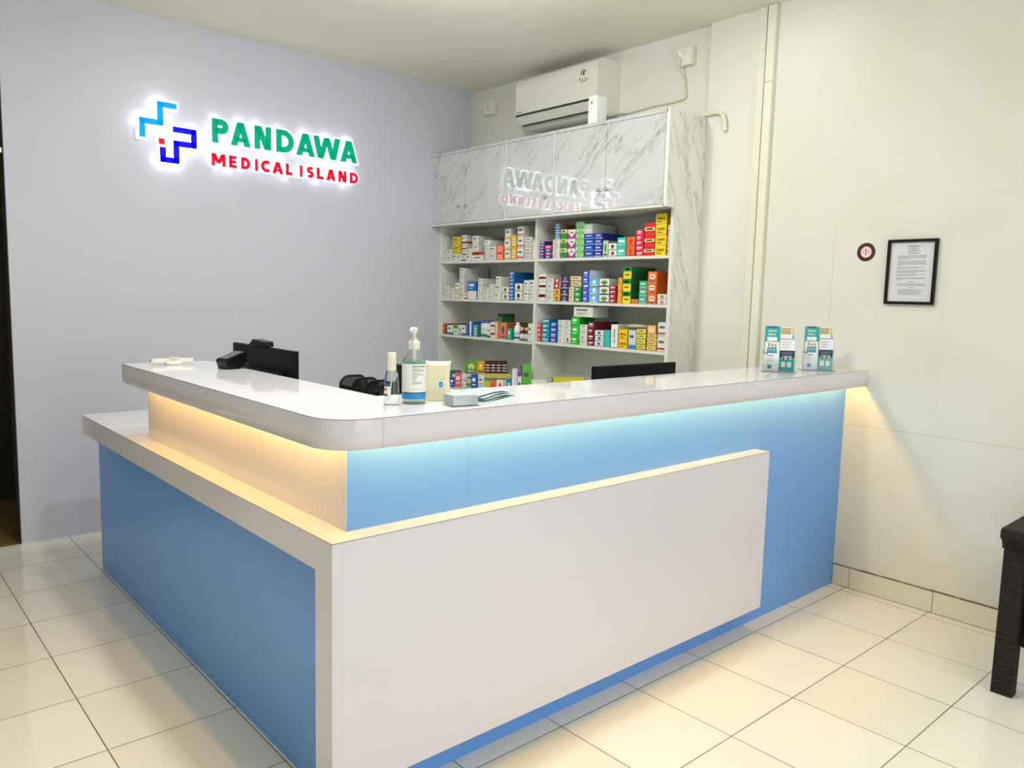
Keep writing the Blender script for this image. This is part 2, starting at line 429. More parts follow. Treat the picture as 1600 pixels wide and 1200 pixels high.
def expand(sh, m):
    k = sh[0]
    if k == 'r': _, a, c, d, e = sh; return [(a-m, d-m), (c+m, d-m), (c+m, e+m), (a-m, e+m)]
    if k == 'p':
        _, xb, xt, z0, z1, wh = sh; s_ = (xt-xb)/(z1-z0); L = math.hypot(1, s_); w2 = wh/2+m*L
        xb2, xt2 = xb-s_*m, xt+s_*m
        return [(xb2-w2, z0-m), (xb2+w2, z0-m), (xt2+w2, z1+m), (xt2-w2, z1+m)]
    if k == 'g':
        return sh[1]
    pts, th = sh[1], sh[2]; h = th/2+m; n = len(pts); left = []; right = []
    P = [Vector((p[0], p[1])) for p in pts]
    d0 = (P[1]-P[0]).normalized(); d1 = (P[-1]-P[-2]).normalized()
    P[0] = P[0]-d0*m; P[-1] = P[-1]+d1*m
    for i in range(n):
        if i == 0: d = (P[1]-P[0]).normalized(); nn = Vector((-d.y, d.x)); k2 = 1
        elif i == n-1: d = (P[-1]-P[-2]).normalized(); nn = Vector((-d.y, d.x)); k2 = 1
        else:
            a = (P[i]-P[i-1]).normalized(); c = (P[i+1]-P[i]).normalized(); na = Vector((-a.y, a.x)); nc = Vector((-c.y, c.x))
            nn = (na+nc).normalized(); k2 = 1/max(.5, nn.dot(na))
        left.append(tuple(P[i]+nn*h*k2)); right.append(tuple(P[i]-nn*h*k2))
    return left+right[::-1]
def add_shape(b, sh, m_, y0, y1, mt_):
    poly = expand(sh, m_)
    if sh[0] == 's':
        n = len(poly)//2
        for i in range(n-1):
            b.prism([poly[i], poly[i+1], poly[2*n-2-i], poly[2*n-1-i]], y0, y1, 'y', mt_)
    else: b.prism(poly, y0, y1, 'y', mt_)
def letter(ch, x0, x1, z0, z1, th):
    w_, h_ = x1-x0, z1-z0; cx = (x0+x1)/2; k = th*1.12
    if ch == 'I': return [rect(x0, x1, z0, z1)]
    if ch == 'L': return [rect(x0, x0+th, z0, z1), rect(x0, x1, z0, z0+th)]
    if ch == 'E': return [rect(x0, x0+th, z0, z1), rect(x0, x1, z0, z0+th), rect(x0, x1, z1-th, z1), rect(x0, x1-.004, z0+h_/2-th/2, z0+h_/2+th/2)]
    if ch == 'A': return [para(x0+k/2, cx-.001, z0, z1, k), para(x1-k/2, cx+.001, z0, z1, k), rect(x0+w_*.24, x1-w_*.24, z0+h_*.17, z0+h_*.17+th*.75)]
    if ch == 'N': return [rect(x0, x0+th, z0, z1), rect(x1-th, x1, z0, z1), para(x1-th*.62, x0+th*.62, z0, z1, k*1.05)]
    if ch == 'M': return [rect(x0, x0+th, z0, z1), rect(x1-th, x1, z0, z1), para(cx, x0+th*.6, z0+h_*.22, z1, k*1.1), para(cx, x1-th*.6, z0+h_*.22, z1, k*1.1)]
    if ch == 'W':
        q = w_*.27
        return [para(x0+q, x0+k/2, z0, z1, k), para(x0+q, cx-.001, z0, z1-.004, k*.95), para(x1-q, cx+.001, z0, z1-.004, k*.95), para(x1-q, x1-k/2, z0, z1, k)]
    if ch == 'P':
        r = h_*.31; zc = z1-r-0; a = arc(x1-r, z1-r, r-th/2, 90, -90, 12)
        return [rect(x0, x0+th, z0, z1), strk([(x0+th*.5, z1-th/2)]+a+[(x0+th*.5, z1-2*r+th/2)], th)]
    if ch == 'D':
        r = h_/2; rx = min(w_-th*.3, h_*.5)
        a = arc(x1-rx, (z0+z1)/2, rx-th/2, 90, -90, 14, r-th/2)
        return [rect(x0, x0+th, z0, z1), strk([(x0+th*.5, z1-th/2)]+a+[(x0+th*.5, z0+th/2)], th)]
    if ch == 'C':
        r = h_/2-th/2; return [strk(arc(x0+h_/2, (z0+z1)/2, r, 48, 312, 16), th)]
    if ch == 'S':
        r = (h_-th)/4; rx = (w_-th)/2; zt, zb_ = z1-th/2-r, z0+th/2+r
        return [strk(arc(cx, zt, rx, 25, 270, 10, r)+arc(cx, zb_, rx, 90, -155, 10, r)[1:], th)]
def glyph(name, shapes, mt_, margin, lab=None):
    b = B()
    for sh in shapes: add_shape(b, sh, margin, YFACE+.003, YW-.012, M_SIGNW)
    o = b.build(name, t)
    b = B()
    for sh in shapes: add_shape(b, sh, 0, YFACE, YFACE+.0032, mt_)
    f = b.build(name+'_face', o)
    f.matrix_parent_inverse = Matrix.Identity(4); f.parent = o; f.matrix_parent_inverse = (Matrix.Translation(t.location) @ o.matrix_parent_inverse).inverted()
    if lab: o['label'] = lab
for ch, x0, x1 in (('P', .914, 1.018), ('A', 1.030, 1.160), ('N', 1.184, 1.297), ('D', 1.330, 1.454), ('A', 1.469, 1.606), ('W', 1.592, 1.797), ('A', 1.796, 1.930)):
    glyph('letter', letter(ch, x0, x1, 2.346, 2.492, .0385), M_SG, .009)
for ch, x0, x1 in (('M', .909, .996), ('E', 1.017, 1.066), ('D', 1.095, 1.155), ('I', 1.186, 1.205), ('C', 1.226, 1.283), ('A', 1.302, 1.378), ('L', 1.396, 1.442),
                   ('I', 1.494, 1.514), ('S', 1.546, 1.597), ('L', 1.618, 1.668), ('A', 1.689, 1.760), ('N', 1.781, 1.844), ('D', 1.870, 1.937)):
    glyph('letter', letter(ch, x0, x1, 2.206, 2.282, .0215), M_SR, .006)
c = .034
glyph('emblem_stroke', [rect(.594, .706, 2.503, 2.536), rect(.594, .629, 2.401, 2.536), rect(.493, .629, 2.395, 2.429), rect(.493, .527, 2.317, 2.429)], M_SC, .010, 'cyan stepped emblem stroke')
glyph('emblem_stroke', [rect(.682, .821, 2.370, 2.403), rect(.787, .821, 2.290, 2.403), rect(.683, .821, 2.290, 2.324), rect(.683, .717, 2.187, 2.324), rect(.605, .717, 2.187, 2.220), rect(.605, .640, 2.187, 2.275)], M_SB, .010, 'deep blue stepped emblem stroke')
glyph('emblem_dot', [rect(.600, .634, 2.290, 2.324)], M_SR, .010, 'red square emblem dot')

STACKS = [
('TL',3.198,3.17,1.703,[1.746,1.795,1.851,1.896],'plain white medicine box','e9ebe0','c9d0c4','txt',0.2,'against the cabinet side'),
('TL',3.165,3.096,1.703,[1.748,1.794],'white grey-printed box','e9ebe0','c9d0c4','txt',0.12,'below left of yellow pair'),
('TL',3.091,3.035,1.703,[1.76],'white box under yellow pair','e9ebe0','c9d0c4','txt',0.1,''),
('TL',3.033,2.977,1.703,[1.76],'small white box in front row','e9ebe0','c9d0c4','txt',0.1,'right of yellow pair'),
('TL',3.09,2.987,1.76,[1.824,1.888],'yellow medicine box','e0c81a','b8a010','txt',0.08,'near the shelf end'),
('TL',2.973,2.92,1.703,[1.748,1.79,1.834,1.897],'white maroon-banded box','e9ebe0','c9d0c4','band:8c1f3c',0.18,'right of yellow pair'),
('TL',2.915,2.852,1.703,[1.752,1.796],'white small-print box','e9ebe0','c9d0c4','txt',0.08,'right of maroon-banded stack'),
('TL',2.845,2.716,1.703,[1.768],'wide white red-topped box','e9ebe0','c9d0c4','top:c8503c',0.14,'below two white cartons'),
('TL',2.847,2.774,1.768,[1.821,1.885],'deep white carton','e9ebe0','c9d0c4','txt',0.23,'above wide red-topped box'),
('TL',2.702,2.654,1.703,[1.723,1.746,1.769,1.789,1.806],'flat white text-printed box','e9ebe0','c9d0c4','txt',0.12,'left of orange boxes'),
('TL',2.65,2.573,1.703,[1.748,1.802],'white green-printed box','e9ebe0','c9d0c4','txt',0.14,'beside orange boxes'),
('TL',2.706,2.637,1.806,[1.85],'long white carton','e9ebe0','c9d0c4','txt',0.24,'lying above flat boxes'),
('TL',2.567,2.488,1.703,[1.753,1.815],'orange medicine box','ee5a24','c04018','lines',0.12,'of two orange boxes'),
('TL',2.479,2.416,1.703,[1.77,1.848,1.92],'white yellow-based carton','e9ebe0','c9d0c4','band:d8c860',0.1,'right of orange boxes'),
('TL',2.406,2.354,1.703,[1.788,1.874],'amber yellow upright box','f0b83a','c89020','lines',0.1,'between white stacks'),
('TL',2.344,2.279,1.703,[1.783,1.859,1.93],'white red-lined carton','e9ebe0','c9d0c4','line:c83c46',0.17,'tallest white stack'),
('TL',2.264,2.195,1.703,[1.737,1.78,1.813,1.853],'white red-edged carton','e9ebe0','c9d0c4','line:c83c46',0.14,'near the centre divider'),
('TL',2.188,2.158,1.703,[1.768,1.83],'narrow white box','e9ebe0','c9d0c4','plain',0.14,'touching the centre divider'),
('ML',3.198,3.174,1.419,[1.467,1.51,1.544,1.582,1.628],'white striped-print box','e9ebe0','c9d0c4','txt',0.2,'against the cabinet side'),
('ML',3.168,3.119,1.419,[1.453,1.487,1.518],'small white box','e9ebe0','c9d0c4','txt',0.1,'one from cabinet side'),
('ML',3.112,3.055,1.419,[1.445,1.466,1.488,1.503],'flat white box','e9ebe0','c9d0c4','txt',0.1,'two from cabinet side'),
('ML',3.05,3.0,1.419,[1.477,1.541],'white yellow-marked box','e9ebe0','c9d0c4','band:e0d060',0.1,'left of tall white stack'),
('ML',2.993,2.934,1.419,[1.465,1.507,1.555,1.603,1.652],'long white carton','e9ebe0','c9d0c4','txt',0.24,'tall and deep'),
('ML',2.929,2.892,1.419,[1.467],'white brown-footed box','e9ebe0','c9d0c4','band:a05a3c',0.08,'left of blue-topped box'),
('ML',2.885,2.782,1.419,[1.482],'white blue-edged carton','e9ebe0','2a6ab0','plain',0.1,'below bright blue carton'),
('ML',2.887,2.784,1.482,[1.551],'bright blue carton','1d6fc0','1450a0','txtw',0.1,'above white blue-edged carton'),
('ML',2.77,2.721,1.419,[1.46,1.504,1.536,1.574],'white green-edged box','e9ebe0','c9d0c4','txt',0.2,'right of bright blue carton'),
('ML',2.714,2.644,1.419,[1.449,1.478,1.507],'white black-lettered box','e9ebe0','c9d0c4','txt',0.12,'left of four-high stack'),
('ML',2.64,2.588,1.419,[1.445,1.473,1.502,1.534],'white four-high box','e9ebe0','c9d0c4','txt',0.12,'beside black-lettered boxes'),
('ML',2.583,2.506,1.419,[1.473,1.53],'white green-lettered carton','e9ebe0','c9d0c4','txt',0.12,'under the loose carton'),
('ML',2.565,2.51,1.53,[1.587],'loose white carton','e9ebe0','c9d0c4','txt',0.16,'highest mid-shelf'),
('ML',2.494,2.423,1.419,[1.469,1.514],'white brown-dotted box','e9ebe0','c9d0c4','dot:784628',0.12,'left of tall blue stack'),
('ML',2.417,2.363,1.419,[1.444,1.469,1.494,1.519,1.545,1.57,1.595,1.619],'saturated blue flat box','1470bc','0c549c','txtw',0.24,'the only tall blue one'),
('ML',2.359,2.282,1.419,[1.481,1.539],'white black-dotted carton','e9ebe0','c9d0c4','dot:222222',0.1,'right of tall blue stack'),
('ML',2.266,2.213,1.419,[1.49,1.561],'white upright carton','e9ebe0','c9d0c4','txt',0.12,'two from centre divider'),
('ML',2.207,2.156,1.419,[1.489,1.563],'white upright carton','e9ebe0','c9d0c4','txt',0.12,'next to centre divider'),
('LL',3.198,3.21,1.142,[1.224],'narrow white box','e9ebe0','c9d0c4','txt',0.06,'against the cabinet side'),
('LL',3.198,3.149,1.142,[1.225],'red and orange carton','d05a28','7a4a24','half:b8341c',0.2,'near the cabinet side'),
('LL',3.138,3.066,1.142,[1.215],'white blue-footed box','e9ebe0','c9d0c4','band:3c64a0',0.08,'right of orange carton'),
('LL',3.058,3.006,1.142,[1.221],'white and lime leaf box','e4eede','c9d0c4','top:60c832',0.07,''),
('LL',3.001,2.96,1.142,[1.219],'slim white blue-printed box','e9ebe0','c9d0c4','dot:3a78b8',0.07,'right of lime leaf box'),
('LL',2.954,2.905,1.142,[1.222],'white box with navy base','e9ebe0','c9d0c4','band:2a5aa0',0.07,''),
('LL',2.9,2.869,1.142,[1.234],'slim blue box','2a64b4','1c4888','plain',0.09,'left of blue-and-white tall box'),
('LL',2.864,2.816,1.142,[1.255],'tall white-blue carton','e9ebe0','2a5aa8','half:2d6cc0',0.09,'left of white tub'),
('LL',2.81,2.771,1.142,[1.23],'teal-striped box','6cb8a8','3a7a78','lines',0.07,'touching the white tub'),
('LL',2.653,2.617,1.142,[1.222],'white purple-footed box','e9ebe0','c9d0c4','band:6a4a90',0.07,'right of white tub'),
('LL',2.612,2.563,1.142,[1.207,1.26],'white red-patched carton','e9ebe0','c9d0c4','mid:e2502c',0.07,'beside orange-striped carton'),
('LL',2.556,2.521,1.142,[1.262],'orange-striped tall carton','f2d8b0','d08040','half:e88a4a',0.14,'left of big orange one'),
('LL',2.514,2.437,1.142,[1.261],'big orange patterned carton','de8a50','a06030','dot:3a4aa0',0.22,''),
('LL',2.529,2.485,1.262,[1.323],'dark green carton','3c7a3c','2a5a2a','top:1c3a1c',0.12,'on orange cartons'),
('LL',2.424,2.383,1.142,[1.221],'mint teal box','2cc0a0','1c9078','txtw',0.06,''),
('LL',2.212,2.165,1.142,[1.266],'tall white print carton','e9ebe0','c9d0c4','txt',0.1,'next to centre divider'),
('TR',2.114,2.067,1.703,[1.722,1.742,1.762,1.781,1.802,1.821],'purple flat box','5a2a96','40206c','txtw',0.1,'next to centre divider'),
('TR',2.063,1.998,1.703,[1.726],'violet flat box','4a3aa8','40206c','txtw',0.1,'lowest beside purple boxes'),
('TR',2.064,1.999,1.726,[1.745],'red flat box','d0404c','a02c38','txtw',0.1,'low beside purple boxes'),
('TR',2.065,2.0,1.745,[1.768],'royal blue flat box','2c50c0','203c90','txtw',0.1,'beside purple boxes'),
('TR',2.066,2.001,1.768,[1.792],'crimson flat box','d84858','a02c38','txtw',0.1,'beside purple boxes'),
('TR',1.992,1.924,1.703,[1.728,1.753,1.778,1.803,1.828],'flat white lettered box','e9ebe0','c9d0c4','txt',0.12,'under the sky-blue boxes'),
('TR',1.974,1.93,1.828,[1.863,1.897,1.932],'sky blue white-waved box','2088d4','a87c50','line:ffffff',0.14,'above white lettered boxes'),
('TR',1.919,1.86,1.703,[1.766,1.826,1.888],'cream-topped green box','2c9c28','58802c','top:e0d8a0',0.1,'right of white lettered boxes'),
('TR',1.852,1.784,1.703,[1.764,1.826,1.885],'white box with magenta wave','e9ebe0','c8b8c0','wave:b02c8c',0.12,''),
('TR',1.78,1.71,1.703,[1.742,1.782,1.82,1.858,1.895,1.931],'light green white-labelled box','78d070','28a02c','mid:e8f4e0',0.24,''),
('TR',1.704,1.624,1.703,[1.742,1.78,1.817,1.851],'deep blue box','1c48b8','143490','line:58a8f0',0.2,'right of green boxes'),
('TR',1.712,1.64,1.851,[1.888,1.915],'long pale carton','c9d0c4','c0c8b8','lines',0.22,'lying above deep blue boxes'),
('TR',1.619,1.554,1.703,[1.739,1.777,1.816,1.853],'blue white-swirled box','2440a0','143080','line:c8dcf4',0.2,'right of deep blue boxes'),
('TR',1.549,1.506,1.703,[1.805],'upright green-leaf white box','c0d4b0','7a8c70','dot:3c9c3c',0.08,''),
('TR',1.502,1.436,1.703,[1.743,1.786],'white box with grey dot','e9ebe0','c9d0c4','dot:504840',0.1,'left of aqua boxes'),
('TR',1.432,1.365,1.703,[1.759,1.818],'aqua turquoise box','40c8b8','90a8a0','txtw',0.1,''),
('TR',1.357,1.294,1.703,[1.759,1.819],'orange red-trimmed box','f06828','c04c1c','dot:d8341c',0.1,'right of aqua boxes'),
('TR',1.288,1.23,1.703,[1.734,1.765,1.795,1.826,1.858],'crimson pink flat box','e0304c','b02038','txtw',0.12,'left of red cream boxes'),
('TR',1.225,1.149,1.703,[1.763,1.823,1.894],'red box with cream band','e02018','b01810','mid:ece0b0',0.14,'left of yellow boxes'),
('TR',1.145,1.065,1.703,[1.763,1.822,1.882,1.941],'large yellow black-lettered box','f0d01c','c8a414','name:CAVIPLEX:3c3410',0.16,'tallest in this corner'),
('TR',1.056,1.03,1.703,[1.73,1.758,1.785,1.817,1.843,1.874],'pink and white slim box','e8e0dc','c09aa0','band:e08aa0',0.1,'against the cabinet side'),
('MR',2.114,2.048,1.421,[1.493,1.55,1.604],'white maroon-banded box','e9ebe0','c9d0c4','mid:a01c40',0.16,'next to centre divider'),
('MR',2.04,1.973,1.421,[1.459,1.497,1.536,1.574],'white faint-print box','e9ebe0','c9d0c4','txt',0.14,'two from centre divider'),
('MR',1.968,1.911,1.421,[1.464,1.504],'yellow picture box','f0b830','c88c20','dot:7a5020',0.08,'below red-white boxes'),
('MR',1.972,1.915,1.504,[1.539,1.574],'red-and-white box','c83838','c9d0c4','dot:f4ece0',0.08,'above yellow picture boxes'),
('MR',1.906,1.832,1.421,[1.462,1.506,1.547,1.593],'navy photo-printed box','202c68','8a7468','dot:a08880',0.12,'left of cream boxes'),
('MR',1.827,1.784,1.421,[1.467,1.518],'cream box','e8dcb0','c8b888','txt',0.1,'left of green boxes'),
('MR',1.78,1.717,1.421,[1.453,1.487,1.518],'dark green white-lettered box','209038','146028','txtw',0.12,''),
('MR',1.817,1.725,1.518,[1.551,1.587],'long cream carton','e8dca8','b0a070','line:604828',0.14,'above green boxes'),
('MR',1.71,1.652,1.421,[1.461,1.5,1.541,1.582,1.624],'royal blue box','1c44c0','d4dce8','txtw',0.2,'left of pale blue circles'),
('MR',1.649,1.57,1.421,[1.472,1.523,1.572],'pale blue white-circled box','68b8e8','a0b8c8','dot:e8f4fc',0.12,'right of royal blue boxes'),
('MR',1.564,1.484,1.421,[1.471,1.52,1.571],'white box with green leaf','e9ebe0','c9d0c4','leaf:5c9c28',0.16,'left of maroon boxes'),
('MR',1.48,1.422,1.421,[1.449,1.476,1.503,1.529],'maroon flat box','9c1c3c','701428','txtw',0.12,'right of green-leaf boxes'),
('MR',1.414,1.381,1.421,[1.46,1.5,1.539,1.578],'amber narrow box','f0a81c','d0881c','plain',0.12,'left of green-yellow boxes'),
('MR',1.376,1.311,1.421,[1.493,1.568,1.643],'green-topped yellow carton','f0dc18','1c5c34','top:1c7c3c',0.22,''),
('MR',1.305,1.252,1.421,[1.449],'small orange box','ec8834','c86820','line:7a3c14',0.07,'at foot of green-yellow cartons'),
('MR',1.248,1.189,1.421,[1.464,1.511,1.558],'teal pink-edged box','28b894','3c8c78','line:e0a0a0',0.1,''),
('MR',1.185,1.12,1.421,[1.484,1.547,1.612],'orange box with white oval','f07028','d05c1c','oval:f4ece4',0.22,''),
('MR',1.111,1.045,1.421,[1.451,1.483],'cream-white box','e8e4d4','c8bca8','dot:a08050',0.1,'against the cabinet side'),
('LR',2.114,2.08,1.148,[1.178,1.208,1.24,1.271],'bright red box','dc2420','a81814','txtw',0.1,'next to centre divider'),
('LR',2.074,1.998,1.148,[1.179,1.209,1.24,1.27,1.304],'teal white-lettered box','1494b0','106c88','txtw',0.14,'right of red boxes'),
('LR',1.992,1.923,1.148,[1.18,1.215,1.25,1.285],'blue white-lettered box','1c58b8','143c88','txtw',0.14,'right of teal boxes'),
('LR',1.918,1.86,1.148,[1.18,1.21,1.24,1.271,1.302],'white italic-print box','e9ebe0','c9d0c4','txt',0.14,'right of blue boxes'),
('LR',1.856,1.802,1.148,[1.199],'white flowered box','e9ebe0','c9d0c4','dot:b04060',0.14,'left of vivid green boxes'),
('LR',1.859,1.804,1.199,[1.232,1.265,1.299],'white thin-lined box','e9ebe0','c9d0c4','txt',0.14,'above flowered box'),
('LR',1.797,1.724,1.148,[1.203,1.272,1.327],'vivid green box','1cc42c','149820','txtw',0.14,''),
('LR',1.72,1.655,1.148,[1.179,1.211,1.246,1.28],'white red-lettered box','e9ebe0','c9d0c4','txt',0.14,'left of maroon boxes'),
('LR',1.78,1.612,1.327,[1.393],'long pale carton bridging tops','e4e6d8','c9d0c4','txt',0.14,'bridging green and white stacks'),
('LR',1.65,1.592,1.148,[1.182,1.224,1.26,1.301],'dark maroon box','7c1430','5c0e24','txtw',0.22,'beside white red-lettered boxes'),
('LR',1.587,1.516,1.148,[1.181,1.217,1.25],'white blue-lettered box','e9ebe0','c9d0c4','dot:2c6cb0',0.12,'left of aqua carton'),
('LR',1.51,1.46,1.148,[1.247],'upright aqua carton','30c0b4','189890','plain',0.07,''),
('LR',1.454,1.397,1.148,[1.292],'tall white sideways-lettered carton','eceee8','c8c49c','vtext',0.14,''),
('LR',1.392,1.322,1.148,[1.204,1.264],'golden yellow black-lettered box','f8c818','c89c10','name:TRIPANZYM:3c3008',0.08,''),
('LR',1.313,1.255,1.148,[1.264],'grey-white red-topped carton','d4d8dc','c9d0c4','band:4884c4',0.08,'right of golden yellow pair'),
('LR',1.252,1.182,1.148,[1.179,1.21,1.242,1.273],'lemon green-edged box','e4dc58','a4a83c','line:485c18',0.14,'two right of yellow pair'),
('LR',1.173,1.104,1.148,[1.174,1.202,1.226,1.25],'pale orange red-printed box','f0d070','d0a050','line:b04c24',0.14,'right of lemon boxes'),
('LR',1.17,1.11,1.25,[1.298],'peach carton','f4c068','d09040','lines',0.14,'above pale orange boxes'),
('LR',1.095,1.03,1.148,[1.239,1.32],'white red-framed carton','e0e4e0','c9d0c4','line:c02c34',0.1,'against the cabinet side'),
]
LOW = [
(2.585,2.7442,0.0729,0.8766,0.97,'green-fronted carton starting the long row beside a golden carton','4cb02c','2c7c1c','leaf:e8dc90',0.05),
(2.6464,2.703,0.061,0.8766,0.97,'golden yellow carton beside the green carton on the worktop','e4a820','b07c18','dot:f4d890',0.05),
(2.6978,2.6684,0.0408,0.8766,0.97,'dark brown carton touching the golden yellow carton','5c1c1c','3c1414','lines',0.05),
(2.7325,2.6452,0.0399,0.8766,0.97,'dark brown carton second from the golden yellow carton','5c1c20','3c1414','lines',0.05),
(2.7665,2.6224,0.0409,0.8766,0.97,'dark brown carton third from the golden yellow carton','5c1c20','3c1414','lines',0.05),
(2.8013,2.599,0.041,0.8766,0.97,'dark brown carton farthest from the golden yellow carton','501a24','3c1414','lines',0.05),
(2.6489,2.7013,0.2575,0.78,0.8766,'wide yellow carton with green lettering under the brown cartons','e0d070','a8982c','mid:2c6c24',0.05),
(2.585,2.7442,0.0749,0.78,0.8766,'white and green carton under the green-fronted carton','dce4d0','a8b49c','band:4cb040',0.05),
(2.52,2.6032,0.0481,0.78,0.8871,'blue white-lettered carton left of the plain white one on the worktop','2c58b0','1c3c80','txtw',0.03),
(2.535,2.5407,0.0428,0.78,0.8852,'plain white carton right of the blue white-lettered carton','dfe4e4','a8b0a8','txt',0.03),
(2.47,2.3863,0.0354,0.78,0.858,'small lime and yellow box left of the orange red one','b8d83c','7ca020','dot:f09030',0.03),
(2.49,2.3524,0.0398,0.78,0.8647,'small orange and red box right of the lime one','f07038','b84820','dot:e02820',0.03),
(2.51,2.3121,0.0495,0.78,0.8742,'small white box with red flower print','f0e8e4','b8a8a4','dot:e04050',0.03),
(2.54,2.2688,0.0184,0.78,0.879,'narrow pale blue box left of the bright blue one','b0d0e4','80a0b8','plain',0.03),
(2.55,2.2497,0.0352,0.78,0.8848,'small bright blue box below the purple-marked cartons','3c8cd0','2460a0','txtw',0.03),
(2.6,2.9567,0.0823,0.78,0.8779,'flat teal carton behind the pink one','2c6c70','1c4c50','txtw',0.04),
(2.5,2.7695,0.0494,0.78,0.8832,'pink carton left of the white carton with the red G','e06c84','a04860','txtw',0.03),
(2.525,2.7178,0.0306,0.78,0.8797,'white box with a large red G','f0ece4','b0a8a0','name:G:a02c30',0.03),
(2.46,2.7776,0.0352,0.78,0.8506,'dark blue box left of the pink carton','3444a0','242c70','txtw',0.03),
(2.52,2.1624,0.0359,0.78,0.9641,'white purple-marked carton,shorter of the two by the divider','e8e6e8','b8b0b8','half:d8d4e4',0.03),
(2.555,2.1463,0.0286,0.78,0.9922,'white purple-marked carton,taller of the two by the divider','e8e6e8','b8b0b8','top:6c4c90',0.03),
(2.575,2.1228,0.0618,0.78,0.9955,'green and orange carton with purple top by the divider','58c038','5a4a80','band:e8902c',0.04),
(2.5,1.9422,0.0972,0.78,0.9059,'flat white green-banded box below the lower right shelf','e4ecdc','b0b8a8','mid:1c8c4c',0.06),
(2.5,1.7475,0.1964,0.78,0.9436,'green and yellow box left of the wide dark monitor','c8c830','2c8c40','half:dcc81c',0.06),
]

# ------------------------------------------------------------------ medicine cabinet
XF, XS, ZT, ZB, YE = 2.6022, 2.6773, 2.4993, 1.9655, 3.230
t = thing('medicine_cabinet', (2.8, 2.1, 0), 'tall marble-patterned pharmacy cabinet with open shelves and upper doors', 'cabinet')
b = B(); b.box(XS, XC-.001, YJ+.001, YJ+.024, 0, ZB, M_MARBLE_SIDE); b.box(XF+.002, XC-.001, YJ+.001, YJ+.020, ZB, ZT, M_MARBLE_SIDE); b.build('side_panel', t, label='marble-patterned right side panel')
b = B(); b.box(XS, XC-.02, YE-.020, YE, 0, ZB, M_SHELF); b.build('side_panel', t, label='white left side panel')
b = B(); b.box(XS-.0008, XS+.001, YJ+.002, YJ+.023, .9, ZB, M_SHELF); b.build('edge_strip', t)
b = B(); b.box(XS, XC-.02, 2.121, 2.142, .781, ZB, M_SHELF); b.build('divider', t)
b = B(); b.box(XC-.02, XC-.005, YJ+.024, YE, 0, ZT-.02, mat('grey_white_back_board', 'cfd6cc', .4)); b.build('back_panel', t)
for z in (1.703, 1.420, 1.145):
    for y0, y1, dz in ((YJ+.024, 2.121, 0), (2.142, YE-.02, 0)):
        zz = {1.703: (1.703, 1.703), 1.420: (1.421, 1.419), 1.145: (1.148, 1.142)}[z][0 if y0 < 2 else 1]
        b = B(); b.box(XS+.004, XC-.02, y0, y1, zz-.017, zz, M_SHELF); b.build('shelf', t)
# upper box with frame
b = B()
b.box(XF, XC-.02, YJ+.020, YE, ZT-.020, ZT, M_MARBLE); b.box(XF, XC-.02, YJ+.020, YE, ZB, ZB+.014, M_SHELF)
b.box(XF, XF+.02, YE-.012, YE, ZB+.014, ZT-.02, M_SHELF); b.box(XF, XF+.02, YJ+.0012, YJ+.026, ZB+.0, ZT-.0, M_SHELF)
for y0, y1 in ((2.358, 2.382), (1.897, 1.919)): b.box(XF, XF+.02, y0+.005, y1-.005, ZB+.014, ZT-.02, M_SHELF)
b.build('upper_carcass', t)
b = B(); b.box(XF+.016, XF+.02, YJ+.026, YE-.012, ZB+.014, ZT-.02, M_GAP); b.build('gap_board', t)
DOORS = [(3.216, 2.8215, 2.883), (2.8185, 2.380, 2.792), (2.360, 1.917, 1.970), (1.899, 1.4645, 1.504), (1.4615, 1.030, 1.443)]
for ya, yb, ky in DOORS:
    b = B(); b.box(XF+.001, XF+.016, yb, ya, ZB+.0165, ZT-.0225, M_MARBLE); d = b.build('door', t)
    b = B(); prof = [(.004, 0), (.004, .010), (.010, .012), (.0115, .018), (.009, .024), (.003, .0265)]
    b.lathe(prof, (0, 0, 0), M_CHROME, 14); b.xform(Matrix.Translation((XF+.001, ky, 2.094)) @ Matrix.Rotation(-math.pi/2, 4, 'Y'))
    k = b.build('knob', None); k.parent = d; k.matrix_parent_inverse = (Matrix.Translation(t.location) @ d.matrix_parent_inverse).inverted() 
# base unit with its own worktop
t2 = t
b = B(); b.box(2.40, XC-.02, YJ+.03, YE-.022, .755, .78, M_SHELF); b.build('lower_worktop', t)
b = B(); b.box(2.43, 2.45, YJ+.03, YE-.022, .06, .755, M_SHELF); b.box(2.43, XS, YJ+.004, YJ+.022, 0, .755, M_SHELF); b.build('lower_front', t)

